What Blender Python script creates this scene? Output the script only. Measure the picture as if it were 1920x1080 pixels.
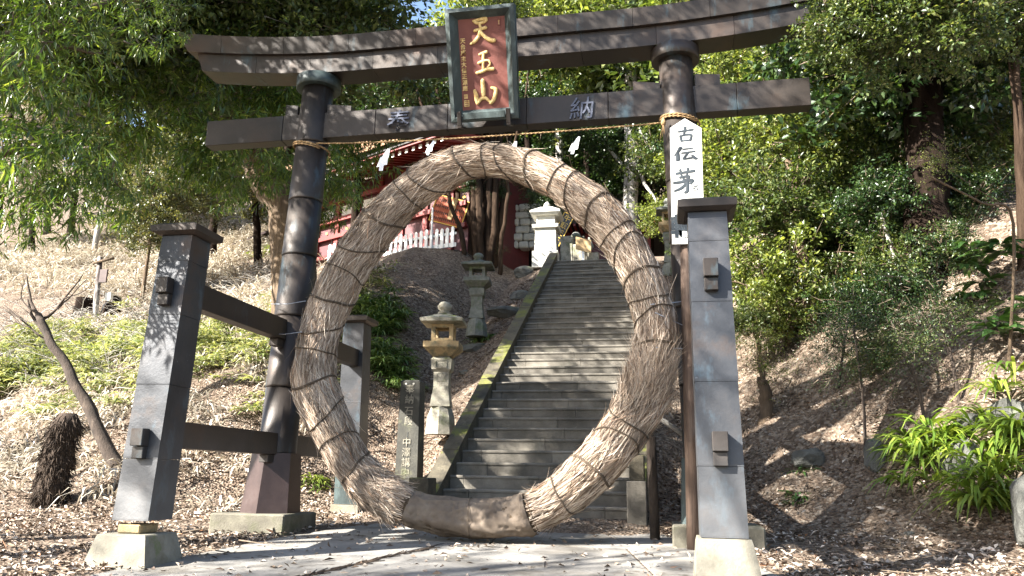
import bpy, math, random
import numpy as np
from mathutils import Vector, Matrix, noise
random.seed(7); RS = np.random.RandomState(11)
PI = math.pi
scene = bpy.context.scene
for o in list(bpy.data.objects): bpy.data.objects.remove(o)
C = scene.collection

# ------------------------------------------------------------------ camera, world, sun, exposure
CAM = Vector((2.2948, -9.8752, 0.85))
FW = Vector((-.186016, .955106, .230588)); RT = Vector((.982146, .187446, .0158906)); UP = Vector((.0280455, -.2294267, .9729218))
FOC = 1494.185
cd = bpy.data.cameras.new('camera'); cam = bpy.data.objects.new('camera', cd); C.objects.link(cam)
cam.matrix_world = Matrix(((RT.x, UP.x, -FW.x, CAM.x), (RT.y, UP.y, -FW.y, CAM.y), (RT.z, UP.z, -FW.z, CAM.z), (0, 0, 0, 1)))
cd.sensor_width = 36; cd.lens = FOC / 1920 * 36; cd.clip_end = 2000; cd.clip_start = .05
scene.camera = cam
SUN = Vector((-1.3, -1.0, 1.12)).normalized()
el = math.asin(SUN.z)
w = bpy.data.worlds.new('World'); scene.world = w; w.use_nodes = True
nt = w.node_tree; sky = nt.nodes.new('ShaderNodeTexSky'); sky.sky_type = 'NISHITA'; sky.sun_disc = False
sky.sun_elevation = el; sky.sun_rotation = math.atan2(SUN.x, SUN.y); sky.dust_density = 1.5
bg = nt.nodes['Background']; bg.inputs[1].default_value = .07; nt.links.new(sky.outputs[0], bg.inputs[0])
sd = bpy.data.lights.new('sun', 'SUN'); sd.energy = 5.0; sd.angle = math.radians(.5); sd.color = (1, .95, .87)
so = bpy.data.objects.new('sun', sd); C.objects.link(so); so.rotation_euler = SUN.to_track_quat('Z', 'Y').to_euler()
so.location = (-10, -10, 20)
vs = scene.view_settings; vs.view_transform = 'Standard'; vs.look = 'None'; vs.gamma = 1; vs.use_curve_mapping = False; vs.exposure = 2.65

# ------------------------------------------------------------------ helpers
def at(u, v, Y):
    d = FW + RT * ((u - 960) / FOC) + UP * ((540 - v) / FOC)
    return CAM + d * ((Y - CAM.y) / d.y)

def tag(o, label=None, cat=None, group=None, kind=None):
    if label: o['label'] = label
    if cat: o['category'] = cat
    if group: o['group'] = group
    if kind: o['kind'] = kind
    return o

def empty(name, loc=(0, 0, 0), rz=0, parent=None):
    o = bpy.data.objects.new(name, None); C.objects.link(o); o.location = loc; o.rotation_euler = (0, 0, rz)
    if parent:
        o.parent = parent
        o.location = tuple(-c for c in parent.location) if parent.parent is None else (0, 0, 0)
    o.empty_display_size = .1
    return o

def link(name, mesh, parent=None, mat=None):
    if mat and not mesh.materials: mesh.materials.append(mat)
    o = bpy.data.objects.new(name, mesh); C.objects.link(o)
    if parent:
        o.parent = parent
        if parent.parent is None: o.location = tuple(-c for c in parent.location)
    return o

def copy_tree(o, parent=None):
    c = o.copy(); C.objects.link(c)
    if parent: c.parent = parent
    for ch in o.children: copy_tree(ch, c)
    return c

class MB:
    def __init__(s): s.v = []; s.f = []; s.sm = []
    def add(s, vs_, fs, smooth=False):
        n = len(s.v); s.v += [tuple(p) for p in vs_]; s.f += [tuple(i + n for i in f) for f in fs]; s.sm += [smooth] * len(fs); return s
    def hexa(s, p):   # 8 points, bottom 4 ccw then top 4
        return s.add(p, [(3, 2, 1, 0), (4, 5, 6, 7), (0, 1, 5, 4), (1, 2, 6, 5), (2, 3, 7, 6), (3, 0, 4, 7)])
    def box(s, x0, x1, y0, y1, z0, z1):
        return s.hexa([(x0, y0, z0), (x1, y0, z0), (x1, y1, z0), (x0, y1, z0), (x0, y0, z1), (x1, y0, z1), (x1, y1, z1), (x0, y1, z1)])
    def cbox(s, x0, x1, y0, y1, z0, z1, c=.01, M=None):
        V = []; idx = {}
        for ix, X in ((0, x0), (1, x1)):
            for iy, Y in ((0, y0), (1, y1)):
                for iz, Z in ((0, z0), (1, z1)):
                    sx, sy, sz = (c if ix == 0 else -c), (c if iy == 0 else -c), (c if iz == 0 else -c)
                    idx[ix, iy, iz] = len(V)
                    V += [(X, Y + sy, Z + sz), (X + sx, Y, Z + sz), (X + sx, Y + sy, Z)]
        if M: V = [M @ Vector(p) for p in V]
        F = []
        g = lambda a, b, c_, k: idx[a, b, c_] + k
        F += [(g(0,0,0,0), g(0,0,1,0), g(0,1,1,0), g(0,1,0,0)), (g(1,0,0,0), g(1,1,0,0), g(1,1,1,0), g(1,0,1,0)),
              (g(0,0,0,1), g(1,0,0,1), g(1,0,1,1), g(0,0,1,1)), (g(0,1,0,1), g(0,1,1,1), g(1,1,1,1), g(1,1,0,1)),
              (g(0,0,0,2), g(0,1,0,2), g(1,1,0,2), g(1,0,0,2)), (g(0,0,1,2), g(1,0,1,2), g(1,1,1,2), g(0,1,1,2))]
        for a in (0, 1):
            for b in (0, 1):
                F += [(g(a,b,0,0), g(a,b,1,0), g(a,b,1,1), g(a,b,0,1)), (g(a,0,b,0), g(a,1,b,0), g(a,1,b,2), g(a,0,b,2)), (g(0,a,b,1), g(1,a,b,1), g(1,a,b,2), g(0,a,b,2))]
                for d in (0, 1): F.append((g(a,b,d,0), g(a,b,d,1), g(a,b,d,2)))
        return s.add(V, F)
    def tube(s, path, rad, n=8, smooth=True, flat=1.0, upv=None, cap=True):
        path = [Vector(p) for p in path]; V = []; F = []; m = len(path)
        if not hasattr(rad, '__len__'): rad = [rad] * m
        t0 = (path[1] - path[0]).normalized()
        ref = Vector(upv) if upv else (Vector((0, 0, 1)) if abs(t0.z) < .9 else Vector((1, 0, 0)))
        for i, p in enumerate(path):
            t = (path[min(i + 1, m - 1)] - path[max(i - 1, 0)]).normalized()
            a = t.cross(ref)
            if a.length < 1e-4: a = t.orthogonal()
            a.normalize(); b = a.cross(t)
            if not upv: ref = b
            for k in range(n):
                q = 2 * PI * k / n
                V.append(p + a * (math.cos(q) * rad[i]) + b * (math.sin(q) * rad[i] * flat))
        for i in range(m - 1):
            for k in range(n): F.append((i * n + k, i * n + (k + 1) % n, (i + 1) * n + (k + 1) % n, (i + 1) * n + k))
        s.add(V, F, smooth)
        if cap:
            o = len(s.v) - len(V)
            s.f.append(tuple(o + k for k in range(n))[::-1]); s.f.append(tuple(o + (m - 1) * n + k for k in range(n))); s.sm += [False, False]
        return s
    def ring(s, secs, smooth=False, cap=True):     # stacked loops of equal count
        n = len(secs[0]); V = [p for L in secs for p in L]; F = []
        for i in range(len(secs) - 1):
            for k in range(n): F.append((i * n + k, i * n + (k + 1) % n, (i + 1) * n + (k + 1) % n, (i + 1) * n + k))
        s.add(V, F, smooth)
        if cap:
            o = len(s.v) - len(V)
            s.f.append(tuple(o + k for k in range(n))[::-1]); s.f.append(tuple(o + (len(secs) - 1) * n + k for k in range(n))); s.sm += [False, False]
        return s
    def lathe(s, prof, n=12, c=(0, 0), smooth=True, rot=0):
        return s.ring([[(c[0] + r * math.cos(2 * PI * k / n + rot), c[1] + r * math.sin(2 * PI * k / n + rot), z) for k in range(n)] for r, z in prof], smooth)
    def sq(s, secs):        # secs: (cx, cy, z, hx, hy)
        return s.ring([[(cx - hx, cy - hy, z), (cx + hx, cy - hy, z), (cx + hx, cy + hy, z), (cx - hx, cy + hy, z)] for cx, cy, z, hx, hy in secs])
    def mesh(s, name='mesh'):
        m = bpy.data.meshes.new(name); m.from_pydata(s.v, [], s.f); m.update()
        if any(s.sm): m.polygons.foreach_set('use_smooth', s.sm)
        return m
    def build(s, name, mat=None, parent=None):
        return link(name, s.mesh(name), parent, mat)

def npmesh(name, V, F, smooth=False, mat=None):
    """V (n,3), F (m,k) numpy"""
    m = bpy.data.meshes.new(name); V = np.ascontiguousarray(V, dtype=np.float32); F = np.ascontiguousarray(F, dtype=np.int32)
    m.vertices.add(len(V)); m.vertices.foreach_set('co', V.ravel())
    k = F.shape[1]; m.loops.add(F.size); m.loops.foreach_set('vertex_index', F.ravel())
    m.polygons.add(len(F)); m.polygons.foreach_set('loop_start', np.arange(0, F.size, k, dtype=np.int32))
    if smooth: m.polygons.foreach_set('use_smooth', np.ones(len(F), bool))
    m.update(calc_edges=True)
    if mat: m.materials.append(mat)
    return m

# ------------------------------------------------------------------ materials
def newmat(name):
    m = bpy.data.materials.new(name); m.use_nodes = True; t = m.node_tree
    return m, t, t.nodes['Principled BSDF'], t.nodes['Material Output']
def N(t, typ, **kw):
    n = t.nodes.new(typ)
    for k, v_ in kw.items():
        if k.startswith('i_'): n.inputs[k[2:].replace('_', ' ')].default_value = v_
        else: setattr(n, k, v_)
    return n
def ramp(t, stops, src=None, interp='LINEAR'):
    r = N(t, 'ShaderNodeValToRGB'); r.color_ramp.interpolation = interp
    e = r.color_ramp.elements
    while len(e) < len(stops): e.new(.5)
    for q, (p, c) in zip(e, stops): q.position = p; q.color = (*c, 1) if len(c) == 3 else c
    if src: t.links.new(src, r.inputs[0])
    return r
def coords(t, scale=(1, 1, 1), kind='Object'):
    tc = N(t, 'ShaderNodeTexCoord'); mp = N(t, 'ShaderNodeMapping'); mp.inputs['Scale'].default_value = scale
    t.links.new(tc.outputs[kind], mp.inputs[0]); return mp.outputs[0]
def surf(name, stops, scale=5, detail=6, rough=.8, metal=0, bump=.3, bscale=None, stretch=(1, 1, 1), over=None, spec=.5, dist=.02, rrange=None):
    m, t, b, out = newmat(name)
    co = coords(t, stretch)
    n = N(t, 'ShaderNodeTexNoise', i_Scale=scale, i_Detail=detail, i_Roughness=.65); t.links.new(co, n.inputs['Vector'])
    r = ramp(t, stops, n.outputs['Fac']); colr = r.outputs[0]
    for ov in (over or []):
        c, sc, lo, hi = ov[:4]; st = ov[4] if len(ov) > 4 else (1, 1, 1)
        co2 = coords(t, st)
        n2 = N(t, 'ShaderNodeTexNoise', i_Scale=sc, i_Detail=5, i_Roughness=.7); t.links.new(co2, n2.inputs['Vector'])
        rr = ramp(t, [(lo, (0, 0, 0)), (hi, (1, 1, 1))], n2.outputs['Fac'])
        fac = rr.outputs[0]
        if len(ov) > 5:      # moss grows on faces that look up
            g = N(t, 'ShaderNodeNewGeometry'); sx = N(t, 'ShaderNodeSeparateXYZ'); t.links.new(g.outputs['True Normal'], sx.inputs[0])
            mr = N(t, 'ShaderNodeMapRange', i_From_Min=.1, i_From_Max=.8); t.links.new(sx.outputs[2], mr.inputs[0])
            mm = N(t, 'ShaderNodeMath', operation='MULTIPLY'); t.links.new(fac, mm.inputs[0]); t.links.new(mr.outputs[0], mm.inputs[1]); fac = mm.outputs[0]
        mx = N(t, 'ShaderNodeMix', data_type='RGBA'); t.links.new(fac, mx.inputs[0]); t.links.new(colr, mx.inputs[6]); mx.inputs[7].default_value = (*c, 1); colr = mx.outputs[2]
    t.links.new(colr, b.inputs['Base Color'])
    b.inputs['Roughness'].default_value = rough; b.inputs['Metallic'].default_value = metal; b.inputs['Specular IOR Level'].default_value = spec
    if rrange:
        mr = N(t, 'ShaderNodeMapRange', i_To_Min=rrange[0], i_To_Max=rrange[1]); t.links.new(n.outputs['Fac'], mr.inputs[0]); t.links.new(mr.outputs[0], b.inputs['Roughness'])
    if bump:
        n3 = N(t, 'ShaderNodeTexNoise', i_Scale=bscale or scale * 4, i_Detail=6, i_Roughness=.7); t.links.new(co, n3.inputs['Vector'])
        bp = N(t, 'ShaderNodeBump', i_Strength=bump, i_Distance=dist); t.links.new(n3.outputs['Fac'], bp.inputs['Height']); t.links.new(bp.outputs[0], b.inputs['Normal'])
    return m
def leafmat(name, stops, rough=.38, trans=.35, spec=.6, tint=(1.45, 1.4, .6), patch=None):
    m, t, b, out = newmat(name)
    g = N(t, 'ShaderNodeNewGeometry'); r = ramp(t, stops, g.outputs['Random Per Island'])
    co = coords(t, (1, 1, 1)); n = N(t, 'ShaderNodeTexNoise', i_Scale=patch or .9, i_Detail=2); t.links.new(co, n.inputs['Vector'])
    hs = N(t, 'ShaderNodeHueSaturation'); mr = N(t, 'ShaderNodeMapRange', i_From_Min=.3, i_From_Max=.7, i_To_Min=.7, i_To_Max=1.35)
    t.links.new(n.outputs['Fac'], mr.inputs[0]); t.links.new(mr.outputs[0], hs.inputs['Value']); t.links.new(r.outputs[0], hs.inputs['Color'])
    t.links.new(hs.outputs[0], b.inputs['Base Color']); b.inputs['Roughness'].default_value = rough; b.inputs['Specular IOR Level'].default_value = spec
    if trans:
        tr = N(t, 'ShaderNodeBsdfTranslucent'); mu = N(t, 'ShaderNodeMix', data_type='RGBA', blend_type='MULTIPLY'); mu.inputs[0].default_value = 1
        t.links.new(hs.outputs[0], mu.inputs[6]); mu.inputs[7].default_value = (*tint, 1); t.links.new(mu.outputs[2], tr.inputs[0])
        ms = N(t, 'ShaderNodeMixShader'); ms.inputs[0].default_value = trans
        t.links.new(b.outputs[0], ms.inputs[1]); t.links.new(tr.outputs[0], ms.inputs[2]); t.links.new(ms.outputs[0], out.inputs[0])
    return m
M = {}
M['copper'] = surf('weathered_copper', [(.3, (.019, .015, .0125)), (.5, (.033, .026, .022)), (.72, (.052, .040, .032))], 2.2, 7, .5, .35, .12, 30, over=[((.06, .10, .12), 3.0, .58, .78, (1, 1, .35)), ((.18, .20, .22), 7, .70, .76), ((.045, .028, .02), 1.1, .55, .7)], rrange=(.40, .60), spec=.5)
def paint_low_glare(m):  # pale blend near the ground: glare off the paving painted into the copper
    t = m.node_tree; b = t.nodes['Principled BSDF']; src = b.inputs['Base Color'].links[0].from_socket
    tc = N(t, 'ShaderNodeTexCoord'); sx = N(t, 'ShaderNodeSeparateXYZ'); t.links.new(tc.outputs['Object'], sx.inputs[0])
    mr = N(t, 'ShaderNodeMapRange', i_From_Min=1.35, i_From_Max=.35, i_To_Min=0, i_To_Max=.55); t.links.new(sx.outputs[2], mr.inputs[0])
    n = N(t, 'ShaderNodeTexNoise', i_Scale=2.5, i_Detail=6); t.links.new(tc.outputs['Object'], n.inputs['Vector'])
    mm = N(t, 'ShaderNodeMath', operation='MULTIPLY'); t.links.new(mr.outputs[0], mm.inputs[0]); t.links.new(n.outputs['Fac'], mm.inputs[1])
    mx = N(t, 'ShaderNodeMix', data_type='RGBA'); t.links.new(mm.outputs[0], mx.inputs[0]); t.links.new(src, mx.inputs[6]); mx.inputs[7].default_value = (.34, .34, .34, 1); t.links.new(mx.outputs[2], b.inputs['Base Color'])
paint_low_glare(M['copper'])
def vary(m, lo, hi):      # each sheet or slab weathered a little differently
    t = m.node_tree; b = t.nodes['Principled BSDF']; src = b.inputs['Base Color'].links[0].from_socket
    oi = N(t, 'ShaderNodeObjectInfo'); mr = N(t, 'ShaderNodeMapRange', i_To_Min=lo, i_To_Max=hi); t.links.new(oi.outputs['Random'], mr.inputs[0])
    hs = N(t, 'ShaderNodeHueSaturation'); t.links.new(mr.outputs[0], hs.inputs['Value']); t.links.new(src, hs.inputs['Color']); t.links.new(hs.outputs[0], b.inputs['Base Color'])
vary(M['copper'], .78, 1.25)
M['copper_leg'] = surf('leg_copper', [(.3, (.019, .021, .025)), (.5, (.034, .037, .043)), (.72, (.058, .056, .058))], 2.2, 7, .5, .35, .14, 30, over=[((.07, .11, .14), 2.4, .56, .76, (1, 1, .5)), ((.22, .25, .29), 5, .68, .76), ((.05, .035, .028), 1.1, .55, .7)], rrange=(.38, .58), spec=.5)
paint_low_glare(M['copper_leg']); vary(M['copper_leg'], .82, 1.2)
M['patina'] = surf('green_patina', [(.3, (.016, .024, .024)), (.55, (.036, .052, .052)), (.75, (.10, .14, .14))], 5, 7, .55, .2, .25, 40, stretch=(1, 1, .4))
M['copper_red'] = surf('reddish_copper', [(.3, (.03, .018, .017)), (.6, (.055, .035, .032)), (.8, (.075, .058, .055))], 2.5, 6, .5, .35, .12, 30, rrange=(.36, .55))
M['seam'] = surf('seam_line', [(.4, (.09, .12, .13)), (.6, (.05, .06, .06))], 9, 3, .6, .2, .1)
M['concrete'] = surf('foot_concrete', [(.3, (.12, .11, .085)), (.6, (.21, .195, .155)), (.8, (.29, .27, .22))], 4, 8, .9, 0, .35, 45, over=[((.13, .11, .07), 2.5, .5, .7), ((.10, .13, .03), 3, .6, .72)])
M['plinth'] = surf('mossy_plinth', [(.3, (.07, .062, .048)), (.6, (.13, .12, .09)), (.8, (.20, .19, .15))], 4, 8, .9, 0, .4, 45, over=[((.06, .065, .03), 2.5, .5, .7)])
M['paving'] = surf('path_concrete', [(.3, (.13, .125, .115)), (.5, (.20, .19, .175)), (.75, (.28, .265, .24))], 1.7, 9, .9, 0, .3, 60, over=[((.10, .088, .07), 1.1, .48, .70), ((.09, .075, .055), 12, .62, .68), ((.07, .058, .042), 3.1, .60, .66), ((.30, .29, .27), 5, .62, .72)])
M['step'] = surf('stair_stone', [(.3, (.065, .058, .046)), (.5, (.115, .103, .084)), (.75, (.185, .168, .14))], 2.4, 8, .85, 0, .4, 30, over=[((.05, .048, .034), 1.4, .56, .74), ((.22, .21, .18), 6, .64, .74)])
vary(M['step'], .72, 1.3); vary(M['paving'], .86, 1.12)
M['curb'] = surf('mossy_curb', [(.3, (.035, .03, .02)), (.6, (.085, .072, .048)), (.8, (.16, .14, .10))], 4, 8, .9, 0, .6, 35, over=[((.12, .125, .022), 1.6, .50, .60, (1, 1, 1), 1), ((.03, .026, .018), 5, .55, .7)])
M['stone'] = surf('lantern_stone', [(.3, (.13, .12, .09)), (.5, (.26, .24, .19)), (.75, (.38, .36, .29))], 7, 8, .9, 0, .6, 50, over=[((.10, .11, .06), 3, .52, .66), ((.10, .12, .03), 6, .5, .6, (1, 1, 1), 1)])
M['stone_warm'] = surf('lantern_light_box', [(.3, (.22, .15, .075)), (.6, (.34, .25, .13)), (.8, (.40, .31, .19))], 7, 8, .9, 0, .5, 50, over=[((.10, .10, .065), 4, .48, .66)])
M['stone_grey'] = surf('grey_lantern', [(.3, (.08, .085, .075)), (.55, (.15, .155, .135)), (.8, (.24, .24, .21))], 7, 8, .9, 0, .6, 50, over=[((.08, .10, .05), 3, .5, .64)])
M['marker'] = surf('marker_stone', [(.3, (.022, .022, .018)), (.6, (.05, .048, .038)), (.8, (.095, .09, .07))], 4, 7, .8, 0, .4, 40, over=[((.11, .11, .06), 3, .55, .7)])
M['white_stone'] = surf('pale_granite', [(.3, (.42, .41, .36)), (.7, (.62, .60, .54))], 8, 6, .85, 0, .3, 50)
M['rock'] = surf('rock', [(.3, (.05, .05, .043)), (.55, (.10, .10, .09)), (.8, (.19, .19, .17))], 3, 9, .9, 0, .8, 14, over=[((.08, .10, .03), 2.5, .55, .68, (1, 1, 1), 1)], dist=.05)
M['board'] = surf('red_board', [(.3, (.11, .026, .018)), (.7, (.15, .038, .026))], 5, 5, .6, 0, .15)
M['gold'] = surf('carved_gold', [(.35, (.36, .21, .07)), (.5, (.62, .44, .17)), (.75, (.74, .58, .30))], 22, 6, .6, 0, .5, 60)
M['emblem'] = surf('emblem_metal', [(.3, (.055, .062, .085)), (.7, (.10, .11, .15))], 6, 4, .55, .3, .1)
M['white_board'] = surf('white_sign', [(.35, (.50, .50, .47)), (.6, (.60, .60, .57))], 3, 5, .55, 0, .05, stretch=(1, 1, .2))
M['ink'] = surf('ink', [(.3, (.012, .016, .02)), (.7, (.025, .035, .042))], 9, 3, .5, 0, 0)
M['paper'] = surf('paper', [(.3, (.78, .79, .82)), (.7, (.84, .84, .86))], 3, 2, .7, 0, 0)
M['rope'] = surf('straw_rope', [(.3, (.20, .12, .05)), (.6, (.38, .25, .12)), (.8, (.5, .36, .2))], 60, 4, .9, 0, .8, 120)
M['binding'] = surf('dark_rope', [(.3, (.035, .024, .016)), (.6, (.085, .060, .038)), (.8, (.15, .11, .07))], 50, 4, .9, 0, .8, 120)
M['wire'] = surf('blue_cord', [(.4, (.25, .28, .33)), (.6, (.32, .35, .40))], 9, 2, .5, 0, 0)
M['core'] = surf('straw_core', [(.3, (.03, .018, .010)), (.55, (.075, .05, .028)), (.75, (.14, .10, .06))], 14, 8, .95, 0, .6, 60)
M['burlap'] = None
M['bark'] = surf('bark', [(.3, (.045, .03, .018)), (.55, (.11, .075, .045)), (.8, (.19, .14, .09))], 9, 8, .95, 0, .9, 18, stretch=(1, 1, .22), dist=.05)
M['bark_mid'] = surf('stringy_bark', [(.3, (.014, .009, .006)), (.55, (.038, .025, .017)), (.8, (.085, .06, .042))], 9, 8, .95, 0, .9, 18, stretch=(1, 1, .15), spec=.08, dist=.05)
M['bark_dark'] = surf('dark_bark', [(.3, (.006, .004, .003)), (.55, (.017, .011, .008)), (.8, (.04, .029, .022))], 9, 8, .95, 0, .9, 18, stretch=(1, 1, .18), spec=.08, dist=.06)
M['bark_pale'] = surf('pale_bark', [(.3, (.16, .15, .13)), (.5, (.34, .32, .29)), (.8, (.5, .48, .45))], 5, 8, .9, 0, .7, 18, stretch=(1, 1, .2), over=[((.05, .035, .03), 2, .56, .64, (1, 1, .15))], dist=.05)
M['deadwood'] = surf('dead_branch', [(.3, (.02, .014, .010)), (.55, (.05, .036, .027)), (.8, (.13, .10, .075))], 12, 8, .95, 0, .8, 40, stretch=(1, 1, .35))
M['postwood'] = surf('brown_post', [(.3, (.035, .022, .015)), (.5, (.08, .05, .034)), (.8, (.19, .145, .11))], 14, 8, .85, 0, .5, 40, stretch=(1, 1, .08))
M['redpaint'] = surf('vermilion_paint', [(.3, (.15, .014, .012)), (.7, (.22, .024, .018))], 3, 4, .5, 0, .08)
M['darkred'] = surf('dark_red_paint', [(.3, (.06, .009, .012)), (.7, (.10, .014, .018))], 3, 4, .55, 0, .08)
M['plaster'] = surf('white_plaster', [(.3, (.60, .58, .53)), (.7, (.72, .70, .66))], 3, 4, .8, 0, .05)
M['rooftan'] = surf('tan_roof', [(.3, (.20, .11, .06)), (.6, (.32, .19, .11)), (.8, (.4, .28, .18))], 3, 6, .8, 0, .3)
M['roofdark'] = surf('dark_roof', [(.3, (.02, .018, .018)), (.7, (.05, .045, .045))], 5, 5, .7, 0, .2)
M['whitepaint'] = surf('white_paint', [(.3, (.74, .74, .72)), (.7, (.82, .82, .80))], 6, 4, .5, 0, .05)
M['orange'] = surf('orange_board', [(.3, (.30, .06, .02)), (.7, (.38, .085, .028))], 4, 4, .5, 0, .05)
M['yellow'] = surf('yellow_trim', [(.3, (.55, .34, .05)), (.7, (.68, .46, .09))], 4, 4, .5, 0, .05)
M['blackpaint'] = surf('black_paint', [(.3, (.012, .011, .011)), (.7, (.022, .02, .02))], 4, 4, .4, 0, .05)
M['tan'] = surf('tan_board', [(.3, (.42, .28, .13)), (.7, (.52, .36, .18))], 5, 4, .7, 0, .05, stretch=(.2, 1, 1))
M['boxwhite'] = surf('utility_box', [(.3, (.6, .6, .56)), (.7, (.7, .7, .66))], 5, 4, .5, 0, .05)
M['fibre'] = surf('palm_fibre', [(.3, (.02, .014, .01)), (.6, (.06, .04, .026)), (.8, (.12, .085, .055))], 30, 6, .95, 0, .8, 60)
M['litgold'] = M['yellow']

def burlap():
    m, t, b, out = newmat('burlap')
    co = coords(t); n = N(t, 'ShaderNodeTexNoise', i_Scale=3, i_Detail=7, i_Roughness=.6); t.links.new(co, n.inputs['Vector'])
    r = ramp(t, [(.3, (.095, .074, .058)), (.55, (.15, .12, .094)), (.75, (.20, .165, .13))], n.outputs['Fac']); t.links.new(r.outputs[0], b.inputs['Base Color'])
    w1 = N(t, 'ShaderNodeTexNoise', i_Scale=1.0, i_Detail=2)
    c1 = coords(t, (260, 40, 40)); c2 = coords(t, (30, 200, 200)); n1 = N(t, 'ShaderNodeTexNoise', i_Scale=1); n2 = N(t, 'ShaderNodeTexNoise', i_Scale=1)
    t.links.new(c1, n1.inputs['Vector']); t.links.new(c2, n2.inputs['Vector'])
    a = N(t, 'ShaderNodeMath', operation='ADD'); t.links.new(n1.outputs['Fac'], a.inputs[0]); t.links.new(n2.outputs['Fac'], a.inputs[1])
    bp = N(t, 'ShaderNodeBump', i_Strength=.6, i_Distance=.006); t.links.new(a.outputs[0], bp.inputs['Height']); t.links.new(bp.outputs[0], b.inputs['Normal'])
    b.inputs['Roughness'].default_value = .95; b.inputs['Specular IOR Level'].default_value = .1
    return m
M['burlap'] = burlap()
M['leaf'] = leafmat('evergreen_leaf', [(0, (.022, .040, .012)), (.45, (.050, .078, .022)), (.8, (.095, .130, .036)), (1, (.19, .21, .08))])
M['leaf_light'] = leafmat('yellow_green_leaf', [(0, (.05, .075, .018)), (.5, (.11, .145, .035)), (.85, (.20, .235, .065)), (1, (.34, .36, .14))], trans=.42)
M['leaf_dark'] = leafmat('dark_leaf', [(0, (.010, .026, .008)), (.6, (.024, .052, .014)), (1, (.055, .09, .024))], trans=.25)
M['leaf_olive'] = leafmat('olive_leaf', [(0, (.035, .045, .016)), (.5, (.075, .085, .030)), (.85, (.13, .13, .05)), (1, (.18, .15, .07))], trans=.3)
M['lance'] = leafmat('lance_leaf', [(0, (.035, .065, .012)), (.5, (.065, .115, .020)), (.85, (.11, .17, .03)), (.95, (.22, .27, .05)), (1, (.28, .32, .08))], rough=.33, trans=.4, spec=.6)
M['sasa'] = leafmat('bamboo_grass_leaf', [(0, (.05, .10, .03)), (.6, (.11, .18, .05)), (1, (.22, .28, .10))], trans=.35)
M['fern'] = leafmat('fern_leaf', [(0, (.08, .13, .02)), (.5, (.15, .20, .035)), (.9, (.24, .27, .06)), (1, (.36, .33, .12))], trans=.35)
M['cover'] = leafmat('ground_cover_leaf', [(0, (.06, .09, .03)), (.35, (.15, .18, .07)), (.7, (.29, .31, .15)), (1, (.46, .45, .30))], trans=.3)
M['strap'] = leafmat('strap_leaf', [(0, (.06, .11, .015)), (.5, (.13, .20, .028)), (1, (.24, .29, .05))], trans=.35)
M['biglf'] = leafmat('broad_glossy_leaf', [(0, (.03, .075, .02)), (1, (.06, .12, .03))], rough=.3, trans=.25)
M['litter'] = leafmat('leaf_litter', [(0, (.07, .048, .035)), (.3, (.18, .135, .10)), (.65, (.33, .27, .215)), (.9, (.50, .44, .38)), (1, (.25, .12, .055))], rough=.75, trans=0, spec=.2, patch=.5)
M['litter_shade_tone'] = leafmat('shade_toned_leaf_litter', [(0, (.03, .018, .011)), (.4, (.075, .045, .028)), (.8, (.14, .09, .06)), (1, (.26, .20, .15))], rough=.7, trans=0, spec=.3, patch=.5)  # darker copy of the litter, the bank's shade painted into its colour
M['hay'] = leafmat('dry_grass', [(0, (.20, .16, .11)), (.5, (.42, .37, .30)), (1, (.60, .56, .49))], rough=.9, trans=.2, tint=(1, 1, .9), patch=.3)
M['straw'] = leafmat('straw', [(0, (.08, .05, .034)), (.2, (.20, .145, .10)), (.5, (.345, .265, .20)), (.85, (.47, .39, .31)), (.94, (.57, .50, .41)), (1, (.24, .12, .06))], rough=.7, trans=0, spec=.3, patch=2.2)
M['twig'] = surf('twig', [(.3, (.06, .045, .03)), (.7, (.17, .13, .09))], 9, 4, .9, 0, .2)

def groundmat():
    m, t, b, out = newmat('forest_soil')
    co = coords(t)
    n = N(t, 'ShaderNodeTexNoise', i_Scale=1.2, i_Detail=9, i_Roughness=.7); t.links.new(co, n.inputs['Vector'])
    r = ramp(t, [(.3, (.05, .034, .024)), (.5, (.105, .078, .057)), (.7, (.19, .15, .115))], n.outputs['Fac'])
    v = N(t, 'ShaderNodeTexVoronoi', i_Scale=22); t.links.new(co, v.inputs['Vector'])
    hv = N(t, 'ShaderNodeSeparateColor'); t.links.new(v.outputs['Color'], hv.inputs[0])
    r2 = ramp(t, [(0, (.05, .034, .024)), (.4, (.13, .095, .07)), (.8, (.25, .20, .155)), (1, (.36, .31, .25))], hv.outputs[0])
    mx = N(t, 'ShaderNodeMix', data_type='RGBA'); mx.inputs[0].default_value = .55; t.links.new(r.outputs[0], mx.inputs[6]); t.links.new(r2.outputs[0], mx.inputs[7])
    t.links.new(mx.outputs[2], b.inputs['Base Color']); b.inputs['Roughness'].default_value = .95; b.inputs['Specular IOR Level'].default_value = .15
    bp = N(t, 'ShaderNodeBump', i_Strength=.9, i_Distance=.05); a = N(t, 'ShaderNodeMath', operation='ADD'); t.links.new(v.outputs['Distance'], a.inputs[0]); t.links.new(n.outputs['Fac'], a.inputs[1])
    t.links.new(a.outputs[0], bp.inputs['Height']); t.links.new(bp.outputs[0], b.inputs['Normal'])
    return m
M['ground'] = groundmat()

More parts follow.
